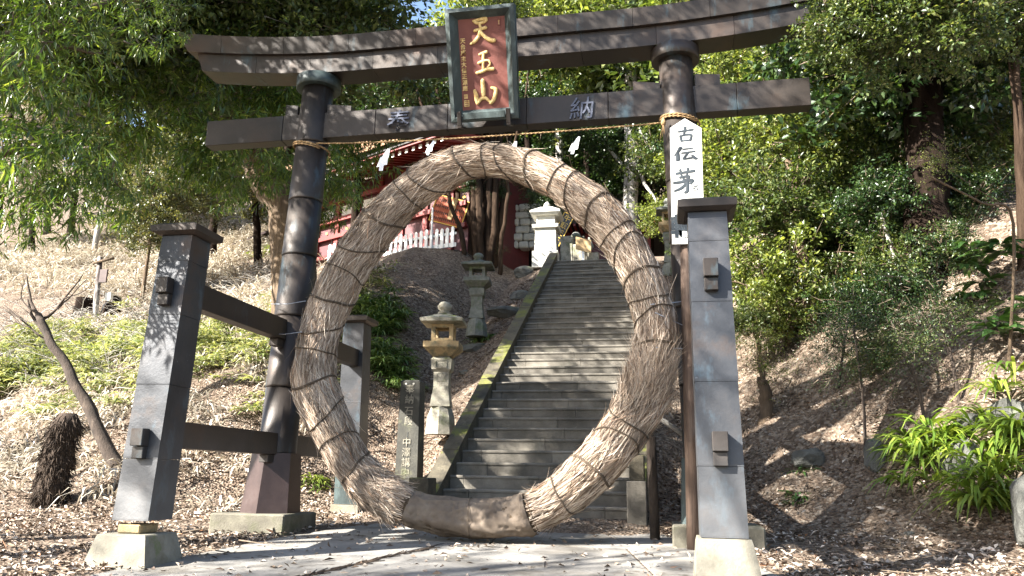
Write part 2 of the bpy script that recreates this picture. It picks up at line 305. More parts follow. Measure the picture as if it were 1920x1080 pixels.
# ------------------------------------------------------------------ terrain
S0, TR, ZG, RI, SXL, SXR, NST = 1.535, .3582, .2655, .2, -.983, 1.734, 36
LX = [-60, -14, -8, -6, -4.5, -3.6, -2.7, -1.3, 0, 1.8, 2.6, 3.5, 4.5, 6, 8, 60]
LY = [2.5, 2.0, 1.4, 1.4, 2.2, 3.1, 3.3, 1.75, 1.5, 1.5, 2.1, 1.9, 1.1, -.6, -3.0, -9]
LS = [.50, .50, .54, .60, .61, .60, .58, .558, .558, .558, .6, .66, .68, .70, .72, .6]
def H(x, y):
    x = np.asarray(x, float); y = np.asarray(y, float)
    base = .13 + .055 * np.clip(y, -14, 1.5)
    ys = np.interp(x, LX, LY); sl = np.interp(x, LX, LS)
    d = y - ys; k = .35
    sp = np.where(d / k > 20, d, k * np.log1p(np.exp(np.clip(d / k, -30, 20))))
    z = base + sl * sp
    plat = 7.38 + 1.0 * np.clip((-2.2 - x) / 1.5, 0, 1) + .5 * np.clip(y - 27, 0, None) + .02 * np.clip(y - 14, 0, 13)
    wgt = np.clip((x + 14.5) / 3, 0, 1) * np.clip((6.5 - x) / 3, 0, 1)
    zc = np.minimum(z, plat); z = z * (1 - wgt) + zc * wgt
    nz = .09 * np.sin(1.7 * x + 1.3 * y) * np.sin(2.3 * y - .9 * x + 1) + .05 * np.sin(4.1 * x - 1.2) * np.sin(3.7 * y) + .03 * np.sin(9 * x + 4 * y) * np.sin(8 * y - 3 * x)
    z = z + nz * np.clip(d / 1.5, 0, 1) * (1 - .7 * wgt * (z > 7.2))
    st = (x > SXL - .05) & (x < SXR + .1) & (y > S0 - .1) & (y < S0 + NST * TR)
    z = np.where(st, z - .45, z)
    inpath = (np.abs(x - .2) < 2.2) & (y < 1.5)
    z = z - .0 * inpath
    z = np.minimum(z, 60 + .1 * z)
    return z
def h(x, y): return float(H(x, y))
def ground(u, v, dz=0):
    d = FW + RT * ((u - 960) / FOC) + UP * ((540 - v) / FOC); d.normalize()
    s = 3.0
    for _ in range(4000):
        p = CAM + d * s
        if p.z < h(p.x, p.y): break
        s += .03
    p.z = h(p.x, p.y) + dz
    return p
xs = np.unique(np.concatenate([np.linspace(-140, -30, 23), np.linspace(-30, -8, 60), np.linspace(-8, 8, 161), np.linspace(8, 25, 50), np.linspace(25, 140, 24)]))
yy = np.unique(np.concatenate([np.linspace(-140, -14, 20), np.linspace(-14, -3, 40), np.linspace(-3, 16, 191), np.linspace(16, 40, 70), np.linspace(40, 200, 30)]))
X_, Y_ = np.meshgrid(xs, yy); Z_ = H(X_, Y_)
nx, ny = len(xs), len(yy)
idx = np.arange(nx * ny).reshape(ny, nx)
F_ = np.stack([idx[:-1, :-1], idx[:-1, 1:], idx[1:, 1:], idx[1:, :-1]], -1).reshape(-1, 4)
g = link('ground', npmesh('ground', np.stack([X_, Y_, Z_], -1).reshape(-1, 3), F_, True, M['ground'])); tag(g, kind='structure')

# ------------------------------------------------------------------ paved path of concrete slabs
path = empty('paved_path', (0, -3, 0)); tag(path, kind='structure')
def pz(y): return .13 + .055 * min(y, 1.5) + .012
def xl_(y): return np.interp(y, [-14, -3.3, -1.2, 0, 1.5], [-3.6, -2.7, -2.3, -2.25, -1.35])
def xr_(y): return np.interp(y, [-14, -3, -1, .4, 1.5], [4.6, 3.6, 3.05, 2.3, 2.05])
rows = [(-14, -9.5), (-9.5, -6.1), (-6.1, -3.35), (-3.35, -.62), (-.62, .55), (.55, 1.5)]
for ri, (ya, yb) in enumerate(rows):
    cuts = {3: [0, .33, .80, 1], 2: [0, .36, .74, 1], 4: [0, .5, .82, 1], 5: [0, .45, 1]}.get(ri, [0, .35, .7, 1])
    for ci in range(len(cuts) - 1):
        a, b_ = cuts[ci], cuts[ci + 1]
        sk = .45 if ri in (2, 3) and ci == 0 else 0      # the slanting gap
        P = []
        for (f, y_) in ((a, ya), (b_, ya), (b_, yb), (a, yb)):
            x_ = xl_(y_) * (1 - f) + xr_(y_) * f
            if ri == 3 and abs(f - .33) < .01: x_ += (.35 if y_ == yb else -.35)
            if ri == 2 and abs(f - .36) < .01 and y_ == yb: x_ -= .52
            P.append((x_, y_))
        g_ = .012; wob = .004 * (random.random() - .5)
        gl = .035 if (ri == 3 and ci == 1) else g_
        P = [(P[0][0] + gl, P[0][1] + g_), (P[1][0] - g_, P[1][1] + g_), (P[2][0] - g_, P[2][1] - g_), (P[3][0] + gl, P[3][1] - g_)]
        cx = sum(p[0] for p in P) / 4; cy = sum(p[1] for p in P) / 4
        ins = [(p[0] + (cx - p[0]) * .006, p[1] + (cy - p[1]) * .006) for p in P]
        mb = MB().ring([[(p[0], p[1], pz(p[1]) - .08) for p in P], [(p[0], p[1], pz(p[1]) - .006 + wob) for p in P], [(p[0], p[1], pz(p[1]) + wob) for p in ins]])
        mb.build('slab', M['paving'], path)

# ------------------------------------------------------------------ stone stairs
stairs = empty('stone_stairs', (.4, S0, ZG))
tag(stairs, 'long flight of weathered grey stone steps climbing to the shrine seen through the straw ring', 'stairs')
WID = SXR - SXL
for k in range(NST):
    y0 = S0 + k * TR; z1 = ZG + (k + 1) * RI
    cut = [0]
    ofs = (.12 + .5 * ((k * .618) % 1)) * .9
    x_ = ofs
    while x_ < WID - .25: cut.append(x_); x_ += 1.15
    cut.append(WID)
    nslab = len(cut) - 1
    if k > 22: cut = [0, WID * (.3 + .4 * ((k * .618) % 1)), WID]
    for i in range(len(cut) - 1):
        a, b_ = cut[i] + .003, cut[i + 1] - .003
        j = (random.random() - .5) * .008; jz = (random.random() - .5) * .006
        yj = y0 + j; zt2 = z1 + jz; xa, xb = SXL + a, SXL + b_
        MB().ring([[(x9, yj, z1 - RI - .02), (x9, yj, zt2 - .045), (x9, yj - .018, zt2 - .040), (x9, yj - .018, zt2 - .018), (x9, yj + .004, zt2), (x9, y0 + TR + .06, zt2), (x9, y0 + TR + .06, z1 - RI - .02)] for x9 in (xa, xb)]).build('step_slab', M['step'], stairs)
yt = S0 + NST * TR
MB().cbox(SXL - .1, SXR + .1, yt + .065, yt + 1.5, ZG + NST * RI - .3, ZG + NST * RI, .01).build('landing', M['step'], stairs)
# curbs each side
def zl(y): return ZG + RI + (y - S0) / TR * RI
def curb_seg(x0, x1, ya, yb, lift):
    P = []
    mb = MB(); g_ = .006
    ya += g_; yb -= g_
    mb.hexa([(x0, ya, zl(ya) - .6), (x1, ya, zl(ya) - .6), (x1, yb, zl(yb) - .6), (x0, yb, zl(yb) - .6), (x0, ya, zl(ya) + lift), (x1, ya, zl(ya) + lift), (x1, yb, zl(yb) + lift), (x0, yb, zl(yb) + lift)])
    mb.build('curb_stone', M['curb'], stairs)
y_ = S0 - .02; k = 0
while y_ < yt:
    L_ = min(1.15 + .3 * random.random(), yt + .1 - y_)
    j = random.random() * .015
    curb_seg(SXL - .27, SXL - .004, y_, y_ + L_, .13 + j); curb_seg(SXR + .004, SXR + .25, y_, y_ + L_, .08 + j); y_ += L_ + .001; 
MB().cbox(SXL - .29, SXL + .0, S0 - .42, S0 - .03, .1, .82, .012).build('end_post', M['curb'], stairs)
MB().cbox(SXR + .006, SXR + .27, S0 - .30, S0 - .03, .1, .82, .012).build('end_post', M['step'], stairs)
MB().cbox(SXR + .03, SXR + .24, S0 - .02, S0 + .2, .4, 1.17, .012).build('end_post', M['curb'], stairs)

# ------------------------------------------------------------------ torii gate
torii = empty('torii_gate', (0, 0, .1))
tag(torii, 'large dark copper-clad shrine gate with curved double lintel and braced side legs', 'torii gate')
PB, LEAN = 2.75, .21
def px(s, z): return s * (PB - LEAN * (z - .356) / 5.97)
def circ(cx, cy, z, r, n=24, rot=0): return [(cx + r * math.cos(2 * PI * k / n + rot), cy + r * math.sin(2 * PI * k / n + rot), z) for k in range(n)]
for s in (-1, 1):
    pl = empty('pillar', (0, 0, 0), 0, torii)
    cuts = [1.09, 1.95, 2.9, 3.75, 4.55, 5.4, 6.27]
    for a, b_ in zip(cuts[:-1], cuts[1:]):
        ra = .245 - .004 * (a - 1); rb = .245 - .004 * (b_ - 1) - .004
        MB().ring([circ(px(s, a), 0, a + .002, ra + .003), circ(px(s, a), 0, a + .03, ra + .003), circ(px(s, b_), 0, b_ - .002, rb)], True).build('copper_sheet', M['copper'], pl)
    rr = PI / 6
    MB().ring([circ(px(s, .356), 0, .356, .375, 6, rr), circ(px(s, 1.09), 0, 1.10, .31, 6, rr)]).build('pillar_foot', M['copper_red'] if s < 0 else M['patina'], pl)
    MB().ring([circ(px(s, 6.3), 0, 6.262, .305, 32), circ(px(s, 6.3), 0, 6.268, .315, 32), circ(px(s, 6.3), 0, 6.425, .315, 32)], True).build('pillar_cap', M['patina'] if s < 0 else M['copper'], pl)
    MB().cbox(s * 2.82 - .5, s * 2.82 + .5, -.47, .47, .0, .356, .02).build('plinth', M['plinth'], torii)
# lintels
def rise(x): return (.055 if x < 0 else .045) * max(0, (abs(x) - 1.8)) ** 1.9 * .62
def beam(name, xs_, yh0, yh1, z0, z1, endslant, mat, rs=1, top=None):
    e = empty(name, (0, 0, 0), 0, torii)
    for i in range(len(xs_) - 1):
        a, b_ = xs_[i] + .0025, xs_[i + 1] - .0025
        n = 6; secs = []
        for k in range(n + 1):
            x = a + (b_ - a) * k / n; r_ = rise(x) * rs
            ext = lambda: 0
            xb_ = x; xt_ = x
            if i == 0 and k == 0: xt_ = x - endslant
            if i == len(xs_) - 2 and k == n: xt_ = x + endslant
            hz = (z1 - z0) * (1 + .10 * max(0, abs(x) - 2.5) / 2)
            zt = z0 + hz
            L = [(xb_, -yh0, z0 + r_), (xt_, -yh1, zt + r_)]
            if top: L += [(xt_, 0, zt + r_ + top)]
            L += [(xt_, yh1, zt + r_), (xb_, yh0, z0 + r_)]
            secs.append(L)
        MB().ring(secs).build('copper_sheet', mat, e)
    return e
beam('lower_lintel', [-4.32, -3.45, -2.6, -1.65, -.7, .3, 1.3, 2.3, 3.3, 4.58], .20, .21, 6.43, 6.695, .10, M['copper'])
beam('top_lintel', [-4.55, -4.0, -3.0, -2.0, -1.0, 0, 1.0, 2.0, 3.0, 4.0, 4.76], .27, .31, 6.70, 6.94, .16, M['copper'], top=.10)
nuki = empty('tie_beam', (0, 0, 0), 0, torii)
cx_ = [-4.2, -3.0, -2.62, -1.6, -.55, .55, 1.65, 2.60, 3.3, 4.2]
for a, b_ in zip(cx_[:-1], cx_[1:]):
    MB().cbox(a + .002, b_ - .002, -.105, .105, 5.47, 5.855, .006).build('copper_sheet', M['copper'], nuki)
for xa, xb in ((-2.98, -2.79), (-2.34, -1.98), (1.98, 2.33), (2.78, 3.1)):
    s_ = 1 if abs(xa) > 2.5 and xa > 0 or xa < -2.5 else .6
    z1, z2 = (6.03, 6.0) if s_ == 1 else (5.99, 5.94)
    MB().hexa([(xa, -.09, 5.858), (xb, -.09, 5.858), (xb, .09, 5.858), (xa, .09, 5.858), (xa, -.09, z1), (xb, -.09, z2), (xb, .09, z2), (xa, .09, z1)]).build('wedge', M['copper'], torii)
# side legs and braces
for s in (-1, 1):
    for f in (-1, 1):
        lg = empty('side_leg', (0, 0, 0), 0, torii)
        xb, yb, z0, hl = s * 2.736, f * 2.633, .386, 2.888
        xt, yt2 = s * 2.717, f * 2.463
        cuts = [0, .2, .45, .70, .9, 1] if f < 0 else [0, .25, .55, .85, 1]
        def at_leg(q): return (xb + (xt - xb) * q, yb + (yt2 - yb) * q, z0 + hl * q)
        for ci, (a, b_) in enumerate(zip(cuts[:-1], cuts[1:])):
            A = at_leg(a); B = at_leg(b_); ha = .192 - .014 * a; hb = .192 - .014 * b_ - .003
            MB().sq([(A[0], A[1], A[2] + .002, ha, ha), (A[0], A[1], A[2] + .02, ha, ha), (B[0], B[1], B[2] - .001, hb, hb)]).build('copper_sheet', M['patina'] if (f > 0 and ci == 0) else M['copper_leg'], lg)
        T = at_leg(1)
        MB().sq([(T[0], T[1], T[2] + .002, .205, .205), (T[0], T[1], T[2] + .03, .262, .262), (T[0], T[1], T[2] + .095, .268, .268), (T[0], T[1], T[2] + .13, .20, .20)]).build('leg_cap', M['copper'], lg)
        # wedge blocks where the braces come through
        for zb in (2.50, .965):
            q = (zb + .14 - z0) / hl; A = at_leg(q); yo = A[1] + f * .185
            xo = A[0] - s * .0
            ya, yb_ = sorted((yo, yo + f * .075)); yc, yd = sorted((yo, yo + f * .115))
            MB().cbox(A[0] - .065, A[0] + .065, yc, yd, zb + .12, zb + .285, .006).build('wedge_block', M['copper'], lg)
            MB().cbox(A[0] - .060, A[0] + .060, ya, yb_, zb, zb + .116, .006).build('wedge_block', M['copper'], lg)
        gz = h(xb, yb)
        if f < 0 and s < 0:
            MB().cbox(xb - .14, xb + .10, yb - .17, yb + .12, .268, .352, .012).build('packing_stone', M['stone_warm'], lg)
            MB().sq([(xb - .02, yb - .02, -.15, .36, .34), (xb - .02, yb - .02, .255, .255, .25), (xb - .02, yb - .02, .266, .24, .235)]).build('leg_footing', M['concrete'], lg)
        elif f < 0:
            MB().sq([(xb + .03, yb - .02, -.25, .31, .31), (xb, yb, .34, .225, .225), (xb, yb, .382, .213, .213)]).build('leg_footing', M['concrete'], lg)
        else:
            MB().sq([(xb, yb, -.1, .26, .26), (xb, yb, .382, .225, .225)]).build('leg_footing', M['concrete'], lg)
    for zb, hh in ((2.56, .27), (1.08, .27)):
        for ya, yb_ in ((-2.36, -.24), (.24, 2.36)):
            if zb > 2: pass
            MB().cbox(s * 2.69 - .085, s * 2.69 + .085, ya - (.0), yb_, zb, zb + hh, .006).build('brace', M['copper'], torii)
        MB().cbox(s * 2.69 - .06, s * 2.69 + .06, -.42, -.25, zb - .10, zb - .003, .005).build('wedge', M['copper'], torii)

# text meshes
def textmesh(body, size, extrude=.01, offset=0, bevel=0, shear=0, line=1.0):
    c = bpy.data.curves.new('lettering', 'FONT'); c.body = body; c.size = size; c.extrude = extrude; c.offset = offset; c.bevel_depth = bevel; c.shear = shear
    c.align_x = 'CENTER'; c.align_y = 'CENTER'; c.space_line = line; c.resolution_u = 3
    o = bpy.data.objects.new('lettering', c); C.objects.link(o); bpy.context.view_layer.update()
    m = bpy.data.meshes.new_from_object(o.evaluated_get(bpy.context.evaluated_depsgraph_get()))
    bpy.data.objects.remove(o); bpy.data.curves.remove(c); m.materials.clear()
    return m
def frame(origin, X, Yv, Z): return Matrix(((X.x, Yv.x, Z.x, origin.x), (X.y, Yv.y, Z.y, origin.y), (X.z, Yv.z, Z.z, origin.z), (0, 0, 0, 1)))
def text(body, size, mtx, mat, name, parent, **kw):
    m = textmesh(body, size, **kw); m.transform(mtx); return link(name, m, parent, mat)
FRONT = lambda x, y, z, slope=0: frame(Vector((x, y, z)), Vector((math.cos(slope), 0, math.sin(slope))), Vector((-math.sin(slope), 0, math.cos(slope))), Vector((0, -1, 0)))
for ch, u, v in (('奉', 745, 229), ('納', 1090, 206)):
    p = at(u, v, -.12); text(ch, .34, FRONT(p.x, -.116, p.z), M['emblem'], 'raised_character', torii, extrude=.010, offset=.001, shear=.10)

# brush strokes: closed, tapering, slightly raised
def strokes(lst, scale, thick, n=8, fat=1):
    mb = MB()
    for pts in lst:
        P = [Vector((p[0], p[1], 0)) for p in pts]; R = [p[2] * fat for p in pts]
        Q = []; QR = []
        for i in range(len(P) - 1):      # catmull-rom
            p0, p1, p2, p3 = P[max(i - 1, 0)], P[i], P[i + 1], P[min(i + 2, len(P) - 1)]
            for k in range(5):
                t = k / 5; t2 = t * t; t3 = t2 * t
                Q.append(.5 * ((2 * p1) + (p2 - p0) * t + (2 * p0 - 5 * p1 + 4 * p2 - p3) * t2 + (3 * p1 - p0 - 3 * p2 + p3) * t3)); QR.append(R[i] * (1 - t) + R[i + 1] * t)
        Q.append(P[-1]); QR.append(R[-1])
        d0 = (Q[0] - Q[1]).normalized(); d1 = (Q[-1] - Q[-2]).normalized()
        Q = [Q[0] + d0 * QR[0] * .8, Q[0] + d0 * QR[0] * .4] + Q + [Q[-1] + d1 * QR[-1] * .4, Q[-1] + d1 * QR[-1] * .8]
        QR = [QR[0] * .35, QR[0] * .85] + QR + [QR[-1] * .85, QR[-1] * .35]
        Q = [q * scale for q in Q]; QR = [r * scale for r in QR]
        mb.tube(Q, QR, n, True, thick, (0, 0, 1))
    return mb
TEN = [[(.17, .93, .05), (.45, .97, .06), (.68, .98, .07)], [(.22, .90, .055), (.30, .84, .06), (.45, .83, .06), (.62, .86, .06), (.70, .93, .06)], [(.42, .80, .05), (.44, .66, .06)],
       [(.20, .56, .06), (.42, .60, .06), (.66, .64, .07)], [(.44, .62, .07), (.38, .38, .07), (.22, .18, .07), (.03, .07, .045)], [(.42, .52, .06), (.60, .30, .075), (.80, .16, .085), (.97, .13, .08)]]
OU = [[(.28, .88, .05), (.45, .93, .07), (.60, .97, .08)], [(.46, .88, .07), (.43, .5, .06), (.42, .22, .06)], [(.22, .52, .06), (.36, .56, .07), (.52, .60, .06), (.68, .58, .05), (.74, .44, .045), (.62, .30, .04)], [(.12, .10, .07), (.35, .15, .08), (.60, .22, .075), (.86, .22, .085)]]
SAN = [[(.42, .96, .085), (.43, .65, .09), (.43, .34, .07)], [(.08, .60, .06), (.13, .42, .085), (.15, .24, .085), (.18, .10, .07)], [(.18, .12, .07), (.32, .26, .07), (.50, .28, .07), (.62, .18, .05), (.72, .10, .06)], [(.76, .66, .05), (.93, .58, .085), (.90, .40, .08), (.82, .20, .08), (.70, .08, .07)]]
KO = [[(.08, .73, .035), (.35, .76, .06), (.90, .82, .065)], [(.50, 1.0, .075), (.47, .75, .06), (.42, .50, .05)], [(.22, .46, .05), (.26, .25, .06), (.30, .08, .05)], [(.25, .44, .05), (.55, .50, .055), (.82, .46, .06), (.74, .10, .06)], [(.30, .10, .045), (.55, .12, .05), (.80, .14, .05)]]
DEN = [[(.30, .98, .075), (.18, .68, .06), (.03, .42, .03)], [(.16, .58, .07), (.17, .30, .08), (.17, .08, .08)], [(.42, .86, .045), (.62, .88, .05), (.82, .90, .045)], [(.36, .58, .045), (.62, .62, .055), (.90, .66, .06)], [(.62, .58, .05), (.48, .30, .05), (.42, .14, .05), (.66, .18, .055), (.88, .24, .06)], [(.80, .38, .05), (.90, .20, .07), (.96, .12, .075)]]
CHI = [[(.12, .84, .05), (.50, .88, .05), (.92, .92, .055)], [(.30, 1.0, .05), (.34, .82, .045), (.36, .74, .035)], [(.64, 1.04, .055), (.62, .86, .045), (.58, .76, .035)], [(.28, .66, .05), (.52, .70, .05), (.70, .68, .05), (.56, .56, .045)], [(.42, .58, .045), (.60, .52, .05)],
       [(.0, .44, .04), (.30, .46, .055), (.66, .52, .06), (.84, .50, .06), (.74, .38, .05)], [(.60, .56, .06), (.60, .30, .065), (.58, .06, .07), (.48, .0, .05)], [(.54, .40, .055), (.34, .20, .06), (.02, .08, .03)]]

# ------------------------------------------------------------------ name board on the lintel
nb = empty('name_board', (.045, -.28, 5.47))
tag(nb, 'tilted red name board with gold carved characters in a green bronze frame', 'plaque')
upd = Vector((0, -.5, 1.37)).normalized(); LEN = 1.46
MN = frame(Vector((.045, -.285, 5.47)), Vector((1, 0, 0)), upd, Vector((1, 0, 0)).cross(upd))
def nbmesh(mb, name, mat):
    m = mb.mesh(name); m.transform(MN); return link(name, m, nb, mat)
hw = .455; iw = .315; ib, it = .155, 1.335
rim = .05
# four mitred frame bars: outer box, front rim, slope in to the board
def bar(p_out0, p_out1, p_rim0, p_rim1, p_in0, p_in1):
    mb = MB(); zf = .115; zb = -.02; zi = .015
    secs = [[(*p_out0, zb), (*p_out0, zf), (*p_rim0, zf + .012), (*p_in0, zi), (*p_in0, zb)], [(*p_out1, zb), (*p_out1, zf), (*p_rim1, zf + .012), (*p_in1, zi), (*p_in1, zb)]]
    mb.ring(secs); return mb
o_ = [(-hw, 0), (hw, 0), (hw + .01, LEN), (-hw - .01, LEN)]
r_ = [(-hw + rim, rim), (hw - rim, rim), (hw - rim, LEN - rim), (-hw + rim, LEN - rim)]
i_ = [(-iw, ib), (iw, ib), (iw, it), (-iw, it)]
for a in range(4):
    b_ = (a + 1) % 4
    nbmesh(bar(o_[a], o_[b_], r_[a], r_[b_], i_[a], i_[b_]), 'frame', M['patina'])
nbmesh(MB().box(-iw - .03, iw + .03, ib - .03, it + .03, -.03, .012), 'board', M['board'])
for x_ in (-.335, .325):
    nbmesh(MB().cbox(x_ - .03, x_ + .03, -.06, .13, .13, .165, .008).cbox(x_ - .03, x_ + .03, -.09, -.055, -.06, .165, .008), 'bracket', M['copper'])
nbmesh(MB().cbox(-.29, .28, .02, .11, .128, .145, .005), 'sill_rail', M['patina'])
for S_, ox, oy, sc in ((TEN, -.165, .985, .34), (OU, -.13, .60, .30), (SAN, -.165, .20, .34)):
    m = strokes(S_, sc, .55).mesh('gold_character')
    m.transform(MN @ Matrix.Translation((ox, oy, .022))); link('gold_character', m, nb, M['gold'])
for k_, ch in enumerate('天台座主大僧正源應'):
    text(ch, .072, MN @ Matrix.Translation((-.265, 1.055 - k_ * .077, .016)), M['gold'], 'small_gold_character', nb, extrude=.004, offset=.0015)
for (x_, y_, wx, wy) in ((-.262, .335, .025, .028), (-.255, .245, .036, .042), (.235, 1.26, .022, .045)):
    nbmesh(MB().cbox(x_ - wx, x_ + wx, y_ - wy, y_ + wy, .012, .018, .002), 'seal', M['gold'] if x_ < 0 else M['board'])
    if x_ < 0:
        for q in range(3): nbmesh(MB().box(x_ - wx * .7, x_ + wx * .7, y_ - wy * .7 + q * wy * .62, y_ - wy * .55 + q * wy * .62, .018, .020), 'seal_line', M['board'])
    else:
        nbmesh(MB().box(x_ - wx * .5, x_ + wx * .5, y_ + .01, y_ + .016, .018, .020).box(x_ - .003, x_ + .003, y_ - .03, y_ + .03, .018, .0195), 'seal_line', M['gold'])

# ------------------------------------------------------------------ rope with paper streamers
rope = empty('straw_rope', (0, -.3, 5.2)); tag(rope, 'thin twisted straw rope strung between the two gate pillars', 'rope')
def twist(pts, r, name, mat, parent, tw=55):
    for ph in (0, PI):
        Q = []
        for i in range(len(pts) - 1):
            A, B = Vector(pts[i]), Vector(pts[i + 1]); L = (B - A).length; n = max(2, int(L / .03))
            t = (B - A).normalized(); a = t.cross(Vector((0, 0, 1)))
            if a.length < .1: a = t.cross(Vector((1, 0, 0)))
            a.normalize(); b_ = a.cross(t)
            for k in range(n):
                p = A + (B - A) * (k / n); an = ph + tw * (sum((Vector(pts[j + 1]) - Vector(pts[j])).length for j in range(i)) + L * k / n)
                Q.append(p + a * math.cos(an) * r * .55 + b_ * math.sin(an) * r * .55)
        Q.append(Vector(pts[-1]))
        MB().tube(Q, r * .62, 5).build(name, mat, parent)
PTS = []
for k in range(25):
    t = k / 24; x_ = -2.40 + t * 4.72; z_ = 5.335 * (1 - t) + 5.30 * t - .10 * math.sin(PI * t) ** .8 * (1 - .3 * t)
    PTS.append((x_, -.235 - .08 * math.sin(PI * t), z_))
twist(PTS, .012, 'rope_strand', M['rope'], rope)
for s in (-1, 1):
    z_ = 5.36 if s < 0 else 5.40; cxp = px(s, z_); L_ = [(cxp + .252 * math.cos(2 * PI * k / 28), .252 * math.sin(2 * PI * k / 28), z_ + .05 * math.cos(2 * PI * k / 28 + (PI if s < 0 else PI) ) * 1) for k in range(29)]
    twist(L_, .016, 'rope_loop', M['rope'], rope)
    L2 = [(p[0], p[1], p[2] - .03) for p in L_[10:26]]
    twist(L2, .013, 'rope_loop', M['rope'], rope)
MB().lathe([(.01, 5.25), (.03, 5.27), (.035, 5.30), (.02, 5.34), (.008, 5.36)], 8, (2.36, -.25)).build('knot', M['rope'], rope)
for q in range(3):
    MB().tube([(2.36, -.25, 5.28), (2.33 + .02 * q, -.27, 5.15), (2.31 + .03 * q, -.27, 5.05 + .04 * q)], [.008, .006, .002], 5).build('rope_end', M['rope'], rope)
def streamer(u, v0, v1, lean, label):
    p = at(u, v0, -.36); q = at(u, v1, -.36); Ht = (p.z - q.z) * .75
    o = empty('paper_streamer', (p.x, -.33, p.z)); tag(o, label, 'paper streamer', 'zigzag paper streamers hanging from the rope')
    pcs = [[(.42, 0), (.52, .02), (.50, .40), (.16, .44)], [(.14, .38), (.52, .30), (.50, .74), (.0, .80)], [(.17, .62), (.36, .60), (.34, 1.0), (.17, 1.0)]]
    for k, pc in enumerate(pcs):
        y0 = -.34 - .012 * k; L = []
        for dy in (0, .0025): L.append([(p.x + (a_ - .45 + .3 * lean * b_) * Ht * .95 * (1 if lean <= 0 else -1), y0 + dy - .05 * (a_ - .3) * (1 if k % 2 else -1), p.z - b_ * Ht) for a_, b_ in pc])
        link('paper_fold', MB().ring(L).mesh(), o, M['paper'])
streamer(727, 277, 334, -.18, 'white zigzag paper streamer hanging in front of the red eaves')
streamer(812, 262, 300, -.4, 'white paper streamer caught on top of the straw ring, left of the name board')
streamer(966, 263, 313, -.1, 'white paper streamer hanging over the crown of the straw ring below the name board')
streamer(1085, 254, 300, -.5, 'white paper streamer hanging against trees to the right of the ring')

# ------------------------------------------------------------------ sign board and post by the right pillar
lp = at(1295, 975, -.47)
post = MB().tube([(2.55, -.52, .1), (2.56, -.51, 1.2), (2.565, -.50, 2.4), (2.58, -.49, 3.72)], [.082, .080, .075, .07], 10)
tag(post.build('timber_post', M['postwood']), 'rough brown round timber post standing against the right gate pillar', 'post')
sg = empty('vertical_sign', (2.63, -.62, 3.64)); tag(sg, 'tall white pointed sign with black brush writing fixed to the right gate pillar', 'sign')
ysg = -.60
a0 = at(1256, 240, ysg); a1 = at(1260, 458, ysg); a2 = at(1315, 240, ysg); ap = at(1284, 222, ysg)
w_ = a2.x - a0.x; P = [(a1.x, a1.z), (a1.x + w_, a1.z), (a2.x, a2.z), (ap.x, ap.z), (a0.x, a0.z)]
MB().ring([[(x_, ysg, z_) for x_, z_ in P], [(x_, ysg + .03, z_) for x_, z_ in P]]).build('sign_panel', M['white_board'], sg)
def brush(S_, u0, v0, u1, v1, par=sg):
    A = at(u0, v1, ysg); B = at(u1, v0, ysg); m = strokes(S_, 1, .12, 8, 1.3).mesh('brush_character')
    sx, sz = B.x - A.x, B.z - A.z
    m.transform(frame(Vector((A.x, ysg - .001, A.z)), Vector((sx, 0, 0)), Vector((0, 0, sz)), Vector((0, -.5 * sx, 0)))); link('brush_character', m, par, M['ink'])
brush(KO, 1268, 238, 1302, 268); brush(DEN, 1264, 275, 1306, 303); brush(CHI, 1264, 317, 1305, 362)
p = at(1303, 352, ysg); text('ち', .085, FRONT(p.x + .0, ysg - .004, p.z), M['ink'], 'brush_character', sg, extrude=.002, offset=.006)
p = at(1303, 352, ysg - .006); text('ち', .085, FRONT(p.x, ysg - .0075, p.z), M['white_board'], 'brush_character', sg, extrude=.0012, offset=-.001)
p = at(1286, 384, ysg); text('の', .17, FRONT(p.x, ysg - .003, p.z), M['ink'], 'brush_character', sg, extrude=.002, offset=.008)
p = at(1281, 427, ysg); text('輪', .30, FRONT(p.x, ysg - .003, p.z), M['ink'], 'brush_character', sg, extrude=.002, offset=.009)
MB().lathe([(.001, 0), (.006, .0)], 6).build('nail', M['ink'], sg).location = (ap.x, ysg - .002, ap.z - .05)

# ------------------------------------------------------------------ the great straw ring
RX, RZ, RCX, RCZ, RY = 2.13, 2.175, .035, 2.625, -.52
ringo = empty('straw_ring', (RCX, RY, .16)); tag(ringo, 'giant ring of bundled straw bound with rope standing upright inside the gate', 'straw ring')
RPX = [(877,303,34),(807,335.5,39),(765,366,40),(722.6,409,41),(682,458.5,43),(648.5,514,41),(624.5,561,40),(603,612,42),(593,663,43),(588.5,716,44),(609,774,42),(637,829,41),(664,876,39),(707,918,39),(766,951,36),(853,972,34.5),(900,972,36),(992,964,41),(1056,927,43),(1105,885,45),(1152,831,47),(1179.6,792,49),(1213,725.6,47),(1227,657,43),(1229,605,40),(1217.5,561.5,40),(1204.6,524.5,40),(1184,482.6,42),(1157.6,442.7,42),(1126.9,403.9,42),(1087,368.7,39),(1045,340,35),(1006,320.5,36),(959,305.7,35),(913,300,34)]
_p = [at(u, v, RY) for u, v, _ in RPX]; _a = np.array([math.atan2(p.z - RCZ, p.x - RCX) % (2 * PI) for p in _p])
_rho = np.array([math.hypot(p.z - RCZ, p.x - RCX) for p in _p]); _rr = np.array([q[2] * FW.dot(p - CAM) / FOC for q, p in zip(RPX, _p)])
def angof(i): return _a[i]
bind = np.array([_a[i] for i in range(len(RPX)) if i not in (14, 15, 16, 17, 22)])
_o = np.argsort(_a); _ag = np.linspace(0, 2 * PI, 1441)
